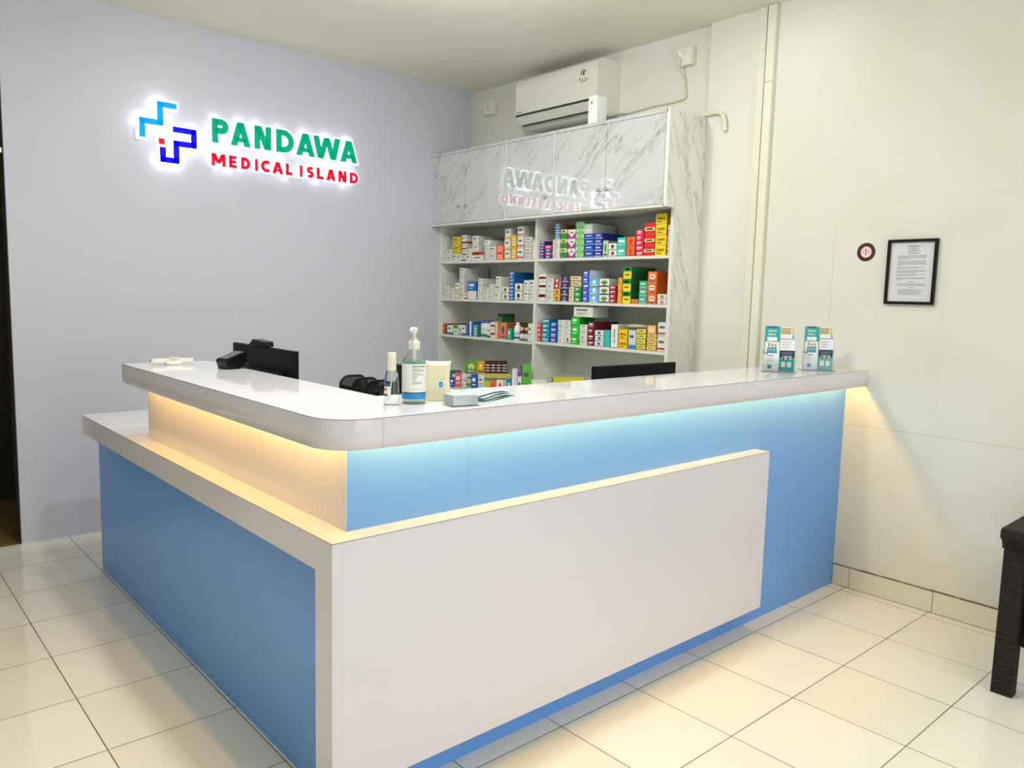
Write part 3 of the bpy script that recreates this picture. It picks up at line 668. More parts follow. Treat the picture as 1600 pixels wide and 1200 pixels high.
# ------------------------------------------------------------------ medicine boxes
SHELF = dict(TL='top left shelf', ML='middle left shelf', LL='lower left shelf', TR='top right shelf', MR='middle right shelf', LR='lower right shelf')
ORD = ['lowest', 'second from bottom', 'third from bottom', 'fourth from bottom', 'fifth from bottom', 'sixth from bottom', 'seventh from bottom']
def carton(b, x0, y0, y1, z0, z1, dep, cf, cs, deco):
    """one printed carton: front face towards -x"""
    mf, ms = cm(cf), cm(cs)
    W_, H_ = y1-y0, z1-z0; xf = x0-.0005
    b.box(x0, x0+dep, y0, y1, z0, z1, mf)
    b.m[-6:] = [b.mi(mf), b.mi(ms), b.mi(ms), b.mi(ms), b.mi(ms), b.mi(mf)]
    # darker fold lines around the flap
    def q(a0, a1, c0, c1, m):      # fractions: a across from the left (high y), c up
        Y0, Y1 = y1-W_*a0, y1-W_*a1; Z0, Z1 = z0+H_*c0, z0+H_*c1
        b.add([(xf, Y0, Z0), (xf, Y1, Z0), (xf, Y1, Z1), (xf, Y0, Z1)], [(0, 3, 2, 1)], m)
    def side(c0, c1, m):
        Z0, Z1 = z0+H_*c0, z0+H_*c1; yy = y0-.0004
        b.add([(x0, yy, Z0), (x0+dep, yy, Z0), (x0+dep, yy, Z1), (x0, yy, Z1)], [(0, 1, 2, 3)], m)
    k, _, arg = deco.partition(':')
    dark = cm('5a5f5c'); lite = cm('f0f4f0')
    rr = random.random
    q(0, 1, 0, .035, cm('8f948a') if k not in ('txtw',) else ms)
    if k == 'txt':
        q(.14, .5+.3*rr(), .62, .76, dark); q(.14, .55+.3*rr(), .36, .43, cm('8c9490')); q(.14, .45+.3*rr(), .2, .26, cm('a0a8a0'))
    elif k == 'txtw':
        q(.16, .6+.25*rr(), .5, .74, lite); q(.16, .45+.3*rr(), .24, .32, lite)
    elif k == 'lines':
        for i in range(3): q(.12, .88, .2+.22*i, .28+.22*i, lite)
    elif k == 'band': q(0, 1, .04, .24, cm(arg)); side(.04, .24, cm(arg)); q(.15, .7, .6, .74, dark)
    elif k == 'top': q(0, 1, .62, 1, cm(arg)); side(.62, 1, cm(arg)); q(.2, .75, .3, .42, dark); q(.15, .7, .74, .86, lite)
    elif k == 'mid': q(0, 1, .36, .64, cm(arg)); q(.15, .8, .44, .56, dark if arg > 'a' else lite)
    elif k == 'line': q(0, 1, .14, .26, cm(arg)); q(.15, .75, .56, .72, dark if int(cf[:2], 16) > 200 else lite)
    elif k == 'half': q(.5, 1, .03, 1, cm(arg)); q(.1, .4, .5, .6, lite)
    elif k == 'wave': 
        for i in range(6): q(i/6, (i+1)/6, .04, .1+.5*abs(i-2.5)/2.5, cm(arg))
        q(.3, .7, .6, .74, dark)
    elif k in ('dot', 'oval', 'leaf'):
        c = [(xf, y0+W_*.5+W_*(.2 if k == 'dot' else .34)*math.cos(a), z0+H_*.55+H_*(.26 if k == 'dot' else .24)*math.sin(a)) for a in [i*math.pi/6 for i in range(12)]]
        b.add(c, [tuple(range(12))], cm(arg)); q(.15, .85, .1, .2, dark if int(cf[:2], 16) > 150 else lite)
        if k == 'oval': q(.3, .7, .5, .6, cm('604030'))
        if k == 'leaf': q(.46, .54, .2, .5, cm('6c3a70')); q(0, 1, .03, .14, cm('6c3a70'))
    elif k == 'vtext':
        b.text('ester-C', (xf, y0+W_*.62, z0+H_*.82), (0, 0, -1), (0, -1, 0), W_*.42, cm('4a4c5a'), bold=.0004, width=H_*.6)
        for i in range(4): side(.1+.2*i, .2+.2*i, cm('b8b070'))
    elif k == 'name':
        txt, col_ = arg.split(':')
        b.text(txt, (xf, y1-W_*.14, z0+H_*.42), (0, -1, 0), (0, 0, 1), H_*.34, cm(col_), bold=.0005, width=W_*.72); q(.14, .6, .18, .26, cm(col_))
for reg, ya, yb, z0, tops, look, cf, cs, deco, dep, where in STACKS:
    zl = z0; n = len(tops)
    for i, z1 in enumerate(tops):
        b = B(); jx = random.uniform(0, .004); jy = random.uniform(.0004, .0016)
        carton(b, 2.697+jx, yb+jy, ya-.0008, zl+.0002, z1-.0006, min(dep, .235), cf, cs, deco)
        b.flat = True
        cx_ = (2.697+jx, (ya+yb)/2, zl)
        o = b.build('medicine_box')
        lv = '' if n == 1 else ((ORD[i] if i < n-1 else 'topmost')+', ')
        o['label'] = ' '.join((f"{look}, {lv}{where}, {SHELF[reg]}").replace(', ,', ',').split()).replace(' ,', ',')
        o['category'] = 'medicine box'; o['group'] = 'medicine boxes on the '+SHELF[reg]
        zl = z1

# cartons standing on the cabinet's lower worktop, turned towards the counter
TH = math.radians(56.1)
for x0, y0, w_, z0, z1, lab, cf, cs, deco, dep in LOW:
    b = B(); carton(b, 0, -w_+.0006, -.0006, z0+.0003, z1-.0006, dep, cf, cs, deco); b.flat = True
    b.xform(Matrix.Translation((x0, y0, 0)) @ Matrix.Rotation(TH, 4, 'Z'))
    tag(b.build('medicine_box'), lab, 'medicine box', 'cartons on the lower worktop')

# ---- bottles and tubs on the lower left shelf
ZL = 1.142
def amber(y, lab):
    t = thing('medicine_bottle', (2.72, y, ZL), lab, 'bottle', 'amber bottles on the lower left shelf')
    g = mat('amber_glass', '4a2410', .1)
    b = B(); b.lathe([(.0165, 0), (.0185, .003), (.0185, .058), (.013, .066), (.0095, .070), (.0095, .074)], (2.72, y, ZL), g, 18); o = b.build('bottle_body', t)
    b = B(); b.lathe([(.0188, .008), (.0188, .048)], (2.72, y, ZL), cm('d8e0cc'), 18); b.lathe([(.0190, .010), (.0190, .018)], (2.72, y, ZL), cm('4c7c5c'), 18); b.build('paper_label', t)
    b = B(); b.lathe([(.012, .074), (.012, .090), (.0105, .093)], (2.72, y, ZL), mat('cream_gold_cap', 'd8c890', .35), 18); b.build('cap', t)
amber(2.291, 'amber bottle with gold cap, one nearer the white plastic bottle'); amber(2.246, 'amber bottle with gold cap, one nearer the tall white carton')
t = thing('supplement_tub', (2.752, 2.711, ZL), 'white round tub with green base band and blue lid', 'tub')
c_ = (2.752, 2.711, ZL)
b = B(); b.lathe([(.046, 0), (.050, .004), (.050, .098), (.046, .104)], c_, mat('white_tub_plastic', 'e8eae2', .3), 28); b.build('tub_body', t)
b = B(); b.lathe([(.0506, .004), (.0506, .026)], c_, cm('1c8c5c'), 28); b.lathe([(.0504, .050), (.0504, .070)], c_, cm('c8d8c8'), 28); b.build('label_band', t)
b = B(); b.lathe([(.047, .104), (.047, .118), (.044, .121)], c_, cm('3c6cc0'), 28); b.build('lid', t)
t = thing('white_bottle', (2.725, 2.345, ZL), 'white plastic bottle with blue and red label beside amber bottles', 'bottle')
c_ = (2.725, 2.345, ZL)
b = B(); b.lathe([(.023, 0), (.0255, .004), (.0255, .088), (.018, .103), (.012, .108)], c_, mat('white_bottle_plastic', 'eceeea', .3), 20); b.build('bottle_body', t)
b = B(); b.lathe([(.0259, .010), (.0259, .026)], c_, cm('2c50a8'), 20); b.lathe([(.0259, .036), (.0259, .058)], c_, cm('a8b8d8'), 20); b.build('label_band', t)
b = B(); b.lathe([(.0125, .108), (.0125, .122), (.011, .124)], c_, cm('f2f2f0'), 20); b.build('cap', t)
# cream pouch lying across the lemon boxes
b = B()
t_ = [s for s in STACKS if 'lemon' in s[5]][0]
zz = t_[4][-1]
vs = []; n, m_ = 10, 6
for i in range(n+1):
    for j in range(m_+1):
        u_, v_ = i/n, j/m_; th = .012*math.sin(math.pi*v_)**.6*(1-.35*u_)
        vs.append((2.70+.16*v_, 1.325-.085*u_+.012, zz+.001+.0125+th))
for i in range(n+1):
    for j in range(m_+1):
        u_, v_ = i/n, j/m_; th = .012*math.sin(math.pi*v_)**.6*(1-.35*u_)
        vs.append((2.70+.16*v_, 1.325-.085*u_+.012, zz+.001+.0125-th))
K = (n+1)*(m_+1)
fs = [(i*(m_+1)+j, (i+1)*(m_+1)+j, (i+1)*(m_+1)+j+1, i*(m_+1)+j+1) for i in range(n) for j in range(m_)]
fs += [tuple(K+q for q in f[::-1]) for f in fs]
for i in range(n): fs.append((i*(m_+1), K+i*(m_+1), K+(i+1)*(m_+1), (i+1)*(m_+1))); fs.append((i*(m_+1)+m_, (i+1)*(m_+1)+m_, K+(i+1)*(m_+1)+m_, K+i*(m_+1)+m_))
for j in range(m_): fs.append((j, j+1, K+j+1, K+j)); fs.append((n*(m_+1)+j, K+n*(m_+1)+j, K+n*(m_+1)+j+1, n*(m_+1)+j+1))
b.add(vs, fs, cm('ece4c8'), True)
tag(b.build('foil_pouch'), 'cream pouch lying on the lemon boxes, lower right shelf', 'pouch')

# ------------------------------------------------------------------ air conditioner
t = thing('air_conditioner', (XC, 2.08, 2.6), 'off-white split air conditioner on the wall above the cabinet', 'air conditioner')
AY0, AY1 = 1.700, 2.462
b = B()
prof = [(XC-.001, 2.632), (XC-.001, 2.948), (2.835, 2.950), (2.790, 2.944), (2.765, 2.925), (2.757, 2.895), (2.757, 2.700), (2.762, 2.690), (2.800, 2.640), (2.850, 2.606), (2.90, 2.606)]
b.prism([(p[0], p[1]) for p in prof], AY0, AY1, 'y', M_ACWHITE, False)
b.build('housing', t, .004)
b = B(); b.box(2.7515, 2.757, AY0+.012, AY1-.003, 2.700, 2.893, M_ACWHITE); fp = b.build('front_panel', t, .002)
# badge and efficiency label on the panel
b = B(); b.box(2.7508, 2.7515, AY1-.070, AY1-.012, 2.711, 2.716, M_TEXT); o = b.build('badge', t)
b = B(); xx = 2.7512
for k, (r, h0) in enumerate([(.020, 'f0f0e6')]):
    pass
pts = [(xx, 1.815-.019*math.cos(math.radians(a)), 2.862+.019*math.sin(math.radians(a))) for a in range(20, 215, 15)]
b.tube(pts, .0035, cm('20283c'), 6)
b.box(xx-.001, xx+.0004, 1.8075, 1.8185, 2.850, 2.872, cm('1c2430'))
for i, (y_, z_) in enumerate([(1.845, 2.832), (1.825, 2.826), (1.805, 2.832), (1.785, 2.826), (1.835, 2.816), (1.812, 2.812), (1.795, 2.815)]):
    b.box(xx-.0008, xx+.0004, y_-.007, y_+.007, z_-.003, z_+.003, cm('8c7430' if i % 2 else 'a83c2c'))
b.build('energy_sticker', t)
b = B(); b.prism([(2.7545, 2.692), (2.7565, 2.700), (2.762, 2.700), (2.760, 2.688)], AY0+.012, AY1-.004, 'y', cm('2c3438')); b.build('air_slot', t)
b = B(); b.prism([(2.7575, 2.686), (2.7935, 2.637), (2.7975, 2.640), (2.7615, 2.690)], AY0+.10, AY1-.03, 'y', M_ACWHITE); b.build('louvre', t)
b = B(); b.prism([(2.797, 2.633), (2.801, 2.628), (2.806, 2.633), (2.802, 2.638)], AY0+.10, AY1-.03, 'y', cm('3c3c30')); b.build('outlet_slot', t)
# white upright box on the cabinet top, in front of the unit
t = thing('network_box', (2.65, 1.59, ZT), 'white upright device box standing on the cabinet top before the air conditioner', 'device box')
b = B(); b.box(2.612, 2.700, 1.560, 1.632, ZT, 2.662, mat('bright_white_plastic', 'f2f2f2', .35)); b.build('box_body', t, .003)
b = B(); b.box(2.6112, 2.6122, 1.600, 1.608, 2.615, 2.632, cm('50504c')); b.build('slot', t)

# wall sockets, cable, drain pipe
t = thing('wall_socket', (XC, 2.985, 2.87), 'small ivory surface box high in the corner beside the sign wall', 'socket')
b = B(); b.box(XC-.032, XC-.0005, 2.925, 3.045, 2.818, 2.930, M_PLASTIC); b.build('socket_box', t, .005)
b = B(); b.lathe([(.014, 0), (.013, .003)], (0, 0, 0), cm('c8c6b0'), 16); b.xform(Matrix.Translation((XC-.032, 2.995, 2.874)) @ Matrix.Rotation(-math.pi/2, 4, 'Y')); b.build('socket_hole', t)
t = thing('wall_socket', (XC, 1.175, 2.87), 'ivory socket box above the cabinet end with a plugged-in cable', 'socket')
b = B(); b.box(XC-.042, XC-.0005, 1.122, 1.228, 2.822, 2.926, M_PLASTIC); b.build('socket_box', t, .004)
t = thing('power_cable', (XC, 1.2, 2.87), 'cream power cable running from the socket to the air conditioner', 'cable')
b = B(); b.lathe([(.021, 0), (.021, .012), (.014, .03), (.009, .034)], (0, 0, 0), mat('white_plug', 'f4f4f0', .3), 18); b.xform(Matrix.Translation((XC-.0425, 1.192, 2.882)) @ Matrix.Rotation(-math.pi/2, 4, 'Y')); b.build('plug', t)
cabm = mat('cream_cable', 'd2cda4', .5)
b = B(); b.tube([(XC-.074, 1.192, 2.880), (XC-.082, 1.200, 2.862), (XC-.070, 1.203, 2.83), (XC-.04, 1.196, 2.79), (XC-.012, 1.186, 2.75), (XC-.008, 1.182, 2.71), (XC-.008, 1.172, 2.67), (XC-.008, 1.178, 2.642), (XC-.008, 1.20, 2.636), (XC-.008, 1.30, 2.632), (XC-.008, 1.42, 2.634), (XC-.008, 1.50, 2.628), (XC-.008, 1.62, 2.624), (XC-.008, 1.70, 2.632)], .0048, cabm, 8); b.build('cord', t)
b = B()
for y_, z_ in ((1.25, 2.634), (1.43, 2.634), (1.6, 2.625)): b.box(XC-.015, XC-.002, y_-.004, y_+.004, z_-.008, z_+.008, M_PLASTIC)
b.build('cable_clip', t)
b = B(); b.tube([(XR-.012, 1.03, 2.512), (XR-.014, .985, 2.514), (XR-.015, .945, 2.516), (XR-.015, .905, 2.510), (XR-.015, .882, 2.492), (XR-.015, .872, 2.462), (XR-.015, .868, 2.43), (XR-.015, .866, 2.405)], .0125, mat('ivory_pipe', 'dcdac4', .4), 12)
tag(b.build('drain_pipe'), 'short ivory pipe bending down beside the cabinet top', 'pipe')

# ------------------------------------------------------------------ framed notice and round sticker on the right wall
t = thing('framed_notice', (XR, -.2, 1.6), 'black framed printed notice on the right wall', 'picture frame')
fy0, fy1, fz0, fz1 = -.313, -.087, 1.456, 1.762
b = B(); f_ = .0135
xw = XR-.0045
for a in ((fy0, fy1, fz0, fz0+f_), (fy0, fy1, fz1-f_, fz1), (fy0, fy0+f_, fz0+f_, fz1-f_), (fy1-f_, fy1, fz0+f_, fz1-f_)): b.box(xw-.016, xw, a[0], a[1], a[2], a[3], M_BLACK)
b.build('frame', t)
b = B(); b.box(xw-.006, xw-.001, fy0+f_, fy1-f_, fz0+f_, fz1-f_, mat('notice_paper', 'd4dade', .35)); b.build('notice_sheet', t)
b = B(); xt = xw-.0062
def bar(yc, z_, w_, h_, m): b.add([(xt, yc+w_/2, z_), (xt, yc-w_/2, z_), (xt, yc-w_/2, z_+h_), (xt, yc+w_/2, z_+h_)], [(0, 3, 2, 1)], m)
cy_ = (fy0+fy1)/2-.005; z_ = fz1-.032
for w_ in (.060, .050, .008, .052, .008, .058, .0, .052): 
    if w_: bar(cy_, z_, w_, .0022, M_TEXT)
    z_ -= .0050
z_ -= .006
for para_ in (4, 5, 2, 3, 2, 3):
    for i in range(para_):
        w_ = .130 if i < para_-1 else random.uniform(.02, .11)
        x_l = fy1-f_-.030 - (.004 if para_ != 2 else 0)
        bar(x_l-w_/2, z_, w_, .0015, M_TEXT if (i+para_) % 3 else cm('6c7478')); z_ -= .0050
    z_ -= .0045
bar(cy_, z_, .028, .0018, M_TEXT); z_ -= .009
for i in range(3): bar(cy_, z_, .128, .0015, cm('5c6468')); z_ -= .005
z_ -= .004; bar(cy_, z_, .03, .0018, M_TEXT); z_ -= .008
for i in range(6): bar(cy_+(.0 if i % 2 else .008), z_, .118 if i % 2 else .1, .0014, cm('5c6468')); z_ -= .0048
b.flat = True; b.build('printed_lines', t)
t = thing('round_sticker', (XR, .022, 1.708), 'round white sticker with dark red ring left of the framed notice', 'sticker')
def disc(b, r0, r1, x, m, n=40, cy=.022, cz=1.708):
    vs = []
    for i in range(n):
        a = 2*math.pi*i/n; vs += [(x, cy+r0*math.cos(a), cz+r0*math.sin(a)), (x, cy+r1*math.cos(a), cz+r1*math.sin(a))]
    if r0 == 0: b.add([v for v in vs[1::2]], [tuple(range(n))[::-1]], m)
    else: b.add(vs, [(2*i, 2*i+1, (2*i+3) % (2*n), (2*i+2) % (2*n)) for i in range(n)], m)
b = B(); b.flat = True
disc(b, 0, .0455, xw-.0004, cm('e6e4d4')); 
b.prism(arc(.022, 1.708, .0455, 0, 342, 19), xw-.0004, xw, 'x', cm('e6e4d4'))
b.build('sticker_disc', t)
b = B(); b.flat = True; dr = cm('9c2430'); xx = xw-.0007
disc(b, .0430, .0442, xx, cm('6c6c60')); disc(b, .0265, .0305, xx, dr); disc(b, .0, .0262, xx, cm('f0d8d4')); disc(b, .0342, .0350, xx, cm('c89890'))
for a in range(0, 360, 15):
    r = .0390; q = math.radians(a); b.box(xx-.0002, xx, .022+r*math.cos(q)-.0011, .022+r*math.cos(q)+.0011, 1.708+r*math.sin(q)-.0011, 1.708+r*math.sin(q)+.0011, cm('b88a80'))
xx -= .0003
# staff with entwined snake and scales, small
b.box(xx-.0002, xx, .0212, .0228, 1.690, 1.727, M_TEXT)
b.tube([(xx-.0004, .022+.006*math.sin(i*.9), 1.693+i*.0028) for i in range(12)], .0008, M_TEXT, 5)
for s_ in (-1, 1):
    b.box(xx-.0002, xx, .022+s_*.003, .022+s_*.018, 1.716, 1.7172, M_TEXT); b.box(xx-.0002, xx, .022+s_*.0155, .022+s_*.0165, 1.704, 1.716, M_TEXT); b.box(xx-.0002, xx, .022+s_*.012, .022+s_*.020, 1.7025, 1.7045, M_TEXT)
b.build('printed_rings', t)

# ------------------------------------------------------------------ monitors
def monitor(name_loc, lab, W_, H_, th, M, web=False):
    t = thing('computer_monitor', M @ Vector((0, 0, 0)), lab, 'monitor')
    # local frame: x across, y towards the staff side (screen), z up, origin at desk under the shell centre
    zt = H_
    z0 = zt-.335
    b = B(); b.box(-W_/2, W_/2, -.010, .012, z0, zt, M_SCREENBACK)
    b.xform(M); b.build('screen_shell', t, .004)
    b = B(); b.prism([(-W_*.36, z0+.04), (W_*.36, z0+.04), (W_*.34, zt-.09), (-W_*.34, zt-.09)], -.034, -.0105, 'y', M_SCREENBACK); b.xform(M); b.build('back_cover', t, .006)
    b = B(); b.box(-W_/2+.01, W_/2-.01, .012, .0128, z0+.02, zt-.01, mat('screen_glass', '0a0c10', .12)); b.xform(M); b.build('screen', t)
    b = B(); b.box(-.025, .025, -.050, -.0345, .012, z0+.14, M_BLACKMAT); b.xform(M); b.build('stand', t)
    b = B(); b.box(-.11, .11, -.11, .07, 0, .012, M_BLACKMAT); b.xform(M); b.build('stand_base', t, .003)
MA = Matrix.Translation((.452, 1.427, H1)) @ Matrix.Rotation(math.radians(-90), 4, 'Z')
monitor(None, 'black monitor behind the left counter run, seen from its back', .612, 1.2095-H1, .02, MA)
t = thing('webcam', (.452, 1.47, 1.21), 'small black webcam clipped on top of the left monitor', 'webcam')
b = B(); b.prism([(1.365, 1.2105), (1.370, 1.232), (1.480, 1.238), (1.525, 1.2105)], .428, .470, 'x', M_BLACK); b.build('webcam_body', t, .003)
MB_ = Matrix.Translation((1.787, .5, .785)) @ Matrix.Rotation(math.radians(-.6), 4, 'Z')
monitor(None, 'wide dark monitor behind the front counter run near the cabinet', .558, 1.1585-.785, .02, MB_)
# black phone-like slab behind the sanitizer
t = thing('desk_phone', (.54, .45, .785), 'black upright device standing behind the sanitizer bottle', 'device')
b = B(); b.box(.482, .597, .432, .468, .785, 1.212, M_BLACK); b.build('device_body', t, .006)
b = B(); b.box(.492, .587, .431, .4335, .9, 1.2, mat('device_glass', '0c0e12', .1)); b.build('device_face', t)

# ------------------------------------------------------------------ wire file organiser
t = thing('file_organizer', (.5, .72, H1), 'black wire mesh file organizer with rounded dividers behind the counter', 'file organizer')
mesh_m = mat('black_wire_mesh', '1c1e20', .5)
nt, ns, ls, bb = nodes(mesh_m)
p, x, y, z = pos(nt)
def grid(v): return mth(nt, 'GREATER_THAN', mth(nt, 'ABSOLUTE', mth(nt, 'SUBTRACT', mth(nt, 'FRACT', mth(nt, 'MULTIPLY', v, 260)), .5)), .28)
ls.new(mth(nt, 'MAXIMUM', grid(mth(nt, 'ADD', x, z)), grid(mth(nt, 'SUBTRACT', mth(nt, 'ADD', x, 4), z))), bb.inputs['Alpha'])
ARCH = [(.862, .502, .615, 1.132), (.772, .502, .614, 1.131), (.682, .501, .612, 1.130), (.592, .500, .610, 1.130)]
ARCH = [(.862, .502, .615, 1.132), (.772, .502, .614, 1.131), (.682, .501, .612, 1.130), (.592, .500, .610, 1.130)]
for y_, x0, x1, zt in ARCH:
    pts = [(x0, y_, H1+.004), (x0, y_, zt-.04)]+[(p_[0], y_, p_[1]) for p_ in arc(x0+.035, zt-.035, .035, 180, 90, 6)]+[(p_[0], y_, p_[1]) for p_ in arc(x1-.035, zt-.035, .035, 90, 0, 6)]+[(x1, y_, H1+.004)]
    b = B(); b.tube(pts, .0042, M_BLACKMAT, 8); o = b.build('divider_loop', t)
    b = B(); b.prism([(p_[0], p_[2]) for p_ in pts], y_-.0006, y_+.0006, 'y', mesh_m); b.build('mesh_panel', t)
for (ya, xa, _, _), (yb, xb, _, _) in zip(ARCH[:-1], ARCH[1:]):
    b = B(); b.prism([(xa-.001, ya-.005), (xb-.001, yb+.005), (xb+.003, yb+.005), (xa+.003, ya-.005)], H1+.004, 1.102, 'z', M_BLACKMAT); b.build('front_pocket', t)
b = B(); b.prism([(.494, .872), (.494, .584), (.622, .584), (.622, .872)], H1, H1+.0038, 'z', M_BLACKMAT); b.build('base_tray', t)

# ------------------------------------------------------------------ things on the countertop
# white handheld device at the far left end
t = thing('thermometer_gun', (.14, 1.66, HT), 'flat ivory handheld device lying at the far left counter end', 'device')
b = B(); 
M0 = Matrix.Translation((.150, 1.645, HT)) @ Matrix.Rotation(math.radians(-8), 4, 'Z')
b.prism([(-.085, -.012), (-.078, -.017), (.080, -.012), (.082, .010), (-.075, .017), (-.085, .012)], .012, .026, 'z', M_PLASTIC); b.xform(M0); b.build('handle_bar', t, .004)
b = B(); b.lathe([(.030, .0002), (.034, .004), (.034, .010), (.026, .014)], (0, -.006, 0), M_PLASTIC, 24); b.xform(M0); b.build('disc_foot', t)
b = B(); b.lathe([(.022, .026), (.022, .0285), (.018, .030)], (.005, 0, 0), mat('pale_grey_button', 'c8cac4', .4), 20); b.xform(M0); b.build('round_button', t)
b = B(); b.box(-.0862, -.0848, -.009, .009, .014, .024, cm('8c8c88')); b.xform(M0); b.build('end_lens', t)
# dark card reader
t = thing('card_terminal', (.29, 1.36, HT), 'black wedge-shaped card terminal on the counter before the left monitor', 'card terminal')
M0 = Matrix.Translation((.290, 1.372, HT)) @ Matrix.Rotation(math.radians(12), 4, 'Z')
b = B(); b.prism([(-.034, .0005), (.020, .0005), (.048, .026), (.053, .062), (.045, .070), (-.040, .041), (-.045, .032)], -.034, .036, 'y', M_BLACK); b.xform(M0); b.build('terminal_body', t, .006)
b = B(); b.prism([(-.036, .0425), (.040, .0682), (.0395, .0696), (-.0365, .0440)], -.026, .028, 'y', mat('painted_lit_top', '4c463c', .35)); b.xform(M0); b.build('top_panel', t)  # brown-grey tone paints the light on the black top face
b = B(); b.tube([(.045, 0, .03), (.07, -.01, .012), (.075, -.03, .0045), (.055, -.05, .0045), (.03, -.045, .0045)], .003, M_BLACK, 8); b.xform(M0); b.build('cord', t)

# spray bottle
cx_, cy_ = .276, .157
t = thing('spray_bottle', (cx_, cy_, HT), 'small clear spray bottle left of the sanitizer', 'bottle')
b = B(); b.lathe([(.019, .0004), (.0225, .004), (.0225, .020), (.0205, .060), (.0185, .090), (.016, .098), (.010, .102)], (cx_, cy_, HT), M_CLEAR, 28); b.build('bottle_body', t)
b = B(); b.lathe([(.0125, .099), (.0125, .114), (.0115, .118), (.0125, .120), (.0125, .148), (.011, .151)], (cx_, cy_, HT), mat('cream_translucent_cap', 'ece6cc', .3), 22); b.build('cap', t)
b = B(); b.tube([(cx_+.001, cy_, HT+.1), (cx_-.002, cy_+.002, HT+.05), (cx_-.010, cy_+.002, HT+.012)], .0018, M_PLASTIC, 6); b.build('dip_tube', t)
vw = Vector((-.9401-cx_, -1.7336-cy_, 0)).normalized(); va = math.degrees(math.atan2(vw.y, vw.x))
def wrap(b, c, r, z0, z1, a0, a1, m, n=14, rtop=None):
    vs = []; rt = r if rtop is None else rtop
    for i in range(n+1):
        a = math.radians(a0+(a1-a0)*i/n); vs += [(c[0]+r*math.cos(a), c[1]+r*math.sin(a), c[2]+z0), (c[0]+rt*math.cos(a), c[1]+rt*math.sin(a), c[2]+z1)]
    b.add(vs, [(2*i, 2*i+2, 2*i+3, 2*i+1) for i in range(n)], m, True)
b = B(); b.flat = True
wrap(b, (cx_, cy_, HT), .0232, .022, .055, va-75, va-5, mat('pale_label_film', 'e4ecf0', .4), rtop=.0218)
wrap(b, (cx_, cy_, HT), .0235, .028, .033, va-70, va-30, cm('243c6c'), rtop=.0233)
wrap(b, (cx_, cy_, HT), .0234, .042, .050, va-70, va-40, cm('c84c3c'), rtop=.0228)
wrap(b, (cx_, cy_, HT), .0228, .058, .084, va-75, va-48, cm('3c6cb0'), rtop=.0204)
b.build('paper_label', t)

# hand sanitizer with pump
cx_, cy_ = .350, .153
C0 = (cx_, cy_, HT)
t = thing('sanitizer_bottle', C0, 'large clear hand sanitizer pump bottle with white and blue label', 'bottle')
b = B(); b.lathe([(.036, .0004), (.0395, .005), (.0395, .128), (.038, .142), (.033, .156), (.024, .168), (.0175, .174), (.0165, .186)], C0, M_CLEAR, 40); b.build('bottle_body', t)
b = B(); b.lathe([(.034, .003), (.0372, .008), (.0372, .130), (.0358, .1395)], C0, M_GEL, 40); b.build('gel', t)
b = B(); b.flat = True
b.lathe([(.0399, .028), (.0399, .134)], C0, mat('bottle_label_white', 'f0f2ec', .4), 48)
b.lathe([(.0402, .018), (.0402, .038)], C0, cm('2c8cd0'), 48); b.lathe([(.0402, .1335), (.0402, .1365)], C0, cm('4cb09c'), 48)
vw = Vector((-.9401-cx_, -1.7336-cy_, 0)).normalized(); va = math.degrees(math.atan2(vw.y, vw.x))
wrap(b, C0, .0404, .0375, .0405, va-60, va+85, cm('28345c'))
z_ = .124
for i, (w_, h_) in enumerate([(70, .0026), (0, 0), (34, .0014), (62, .0014), (62, .0014), (0, 0), (36, .0014), (62, .0014), (0, 0), (26, .0016), (22, .0014), (0, 0), (22, .0014), (0, 0), (50, .0014), (44, .0014)]):
    if w_: wrap(b, C0, .0403, z_, z_+h_, va-8, va-8+w_, cm('5c646c' if i else '3c444c'), 8)
    z_ -= .0042 if w_ else .0028
wrap(b, C0, .0403, .050, .0512, va-8, va+52, cm('8c9498'), 8)
for q in (.100, .082, .064): wrap(b, C0, .0404, q, q+.004, va-74, va-68, cm('5c6c80'), 2)
b.lathe([(.0404, .024), (.0404, .029)], C0, cm('2c8cd0'), 6) if False else None
b.build('paper_label', t)
b = B(); b.lathe([(.0185, .180), (.0185, .205), (.016, .207)], C0, M_PLASTIC, 28)
for i in range(28):
    a = 2*math.pi*i/28; b.box(cx_+.0185*math.cos(a)-.0006, cx_+.0185*math.cos(a)+.0006, cy_+.0185*math.sin(a)-.0006, cy_+.0185*math.sin(a)+.0006, HT+.182, HT+.203, M_PLASTIC)
b.build('screw_collar', t)
b = B(); b.lathe([(.011, .207), (.011, .214), (.0055, .216), (.0055, .232)], C0, M_PLASTIC, 20)
b.build('pump_stem', t)
b = B(); dx, dy = vw.x, vw.y; lx_, ly_ = -.6, -.8
b.lathe([(.0065, .232), (.0105, .236), (.0115, .246), (.010, .252)], C0, M_PLASTIC, 20)
b.tube([(cx_, cy_, HT+.246), (cx_-.012, cy_-.006, HT+.2475), (cx_-.018, cy_-.010, HT+.246), (cx_-.021, cy_-.012, HT+.241)], .0055, M_PLASTIC, 10)
b.build('pump_head', t); SAN = t
b = B(); b.lathe([(.007, .140), (.007, .180)], C0, M_PLASTIC, 14); b.tube([(cx_, cy_, HT+.14), (cx_, cy_, HT+.012)], .003, M_PLASTIC, 8); b.build('dip_tube', t)
SAN.scale = (.88, .88, .885)

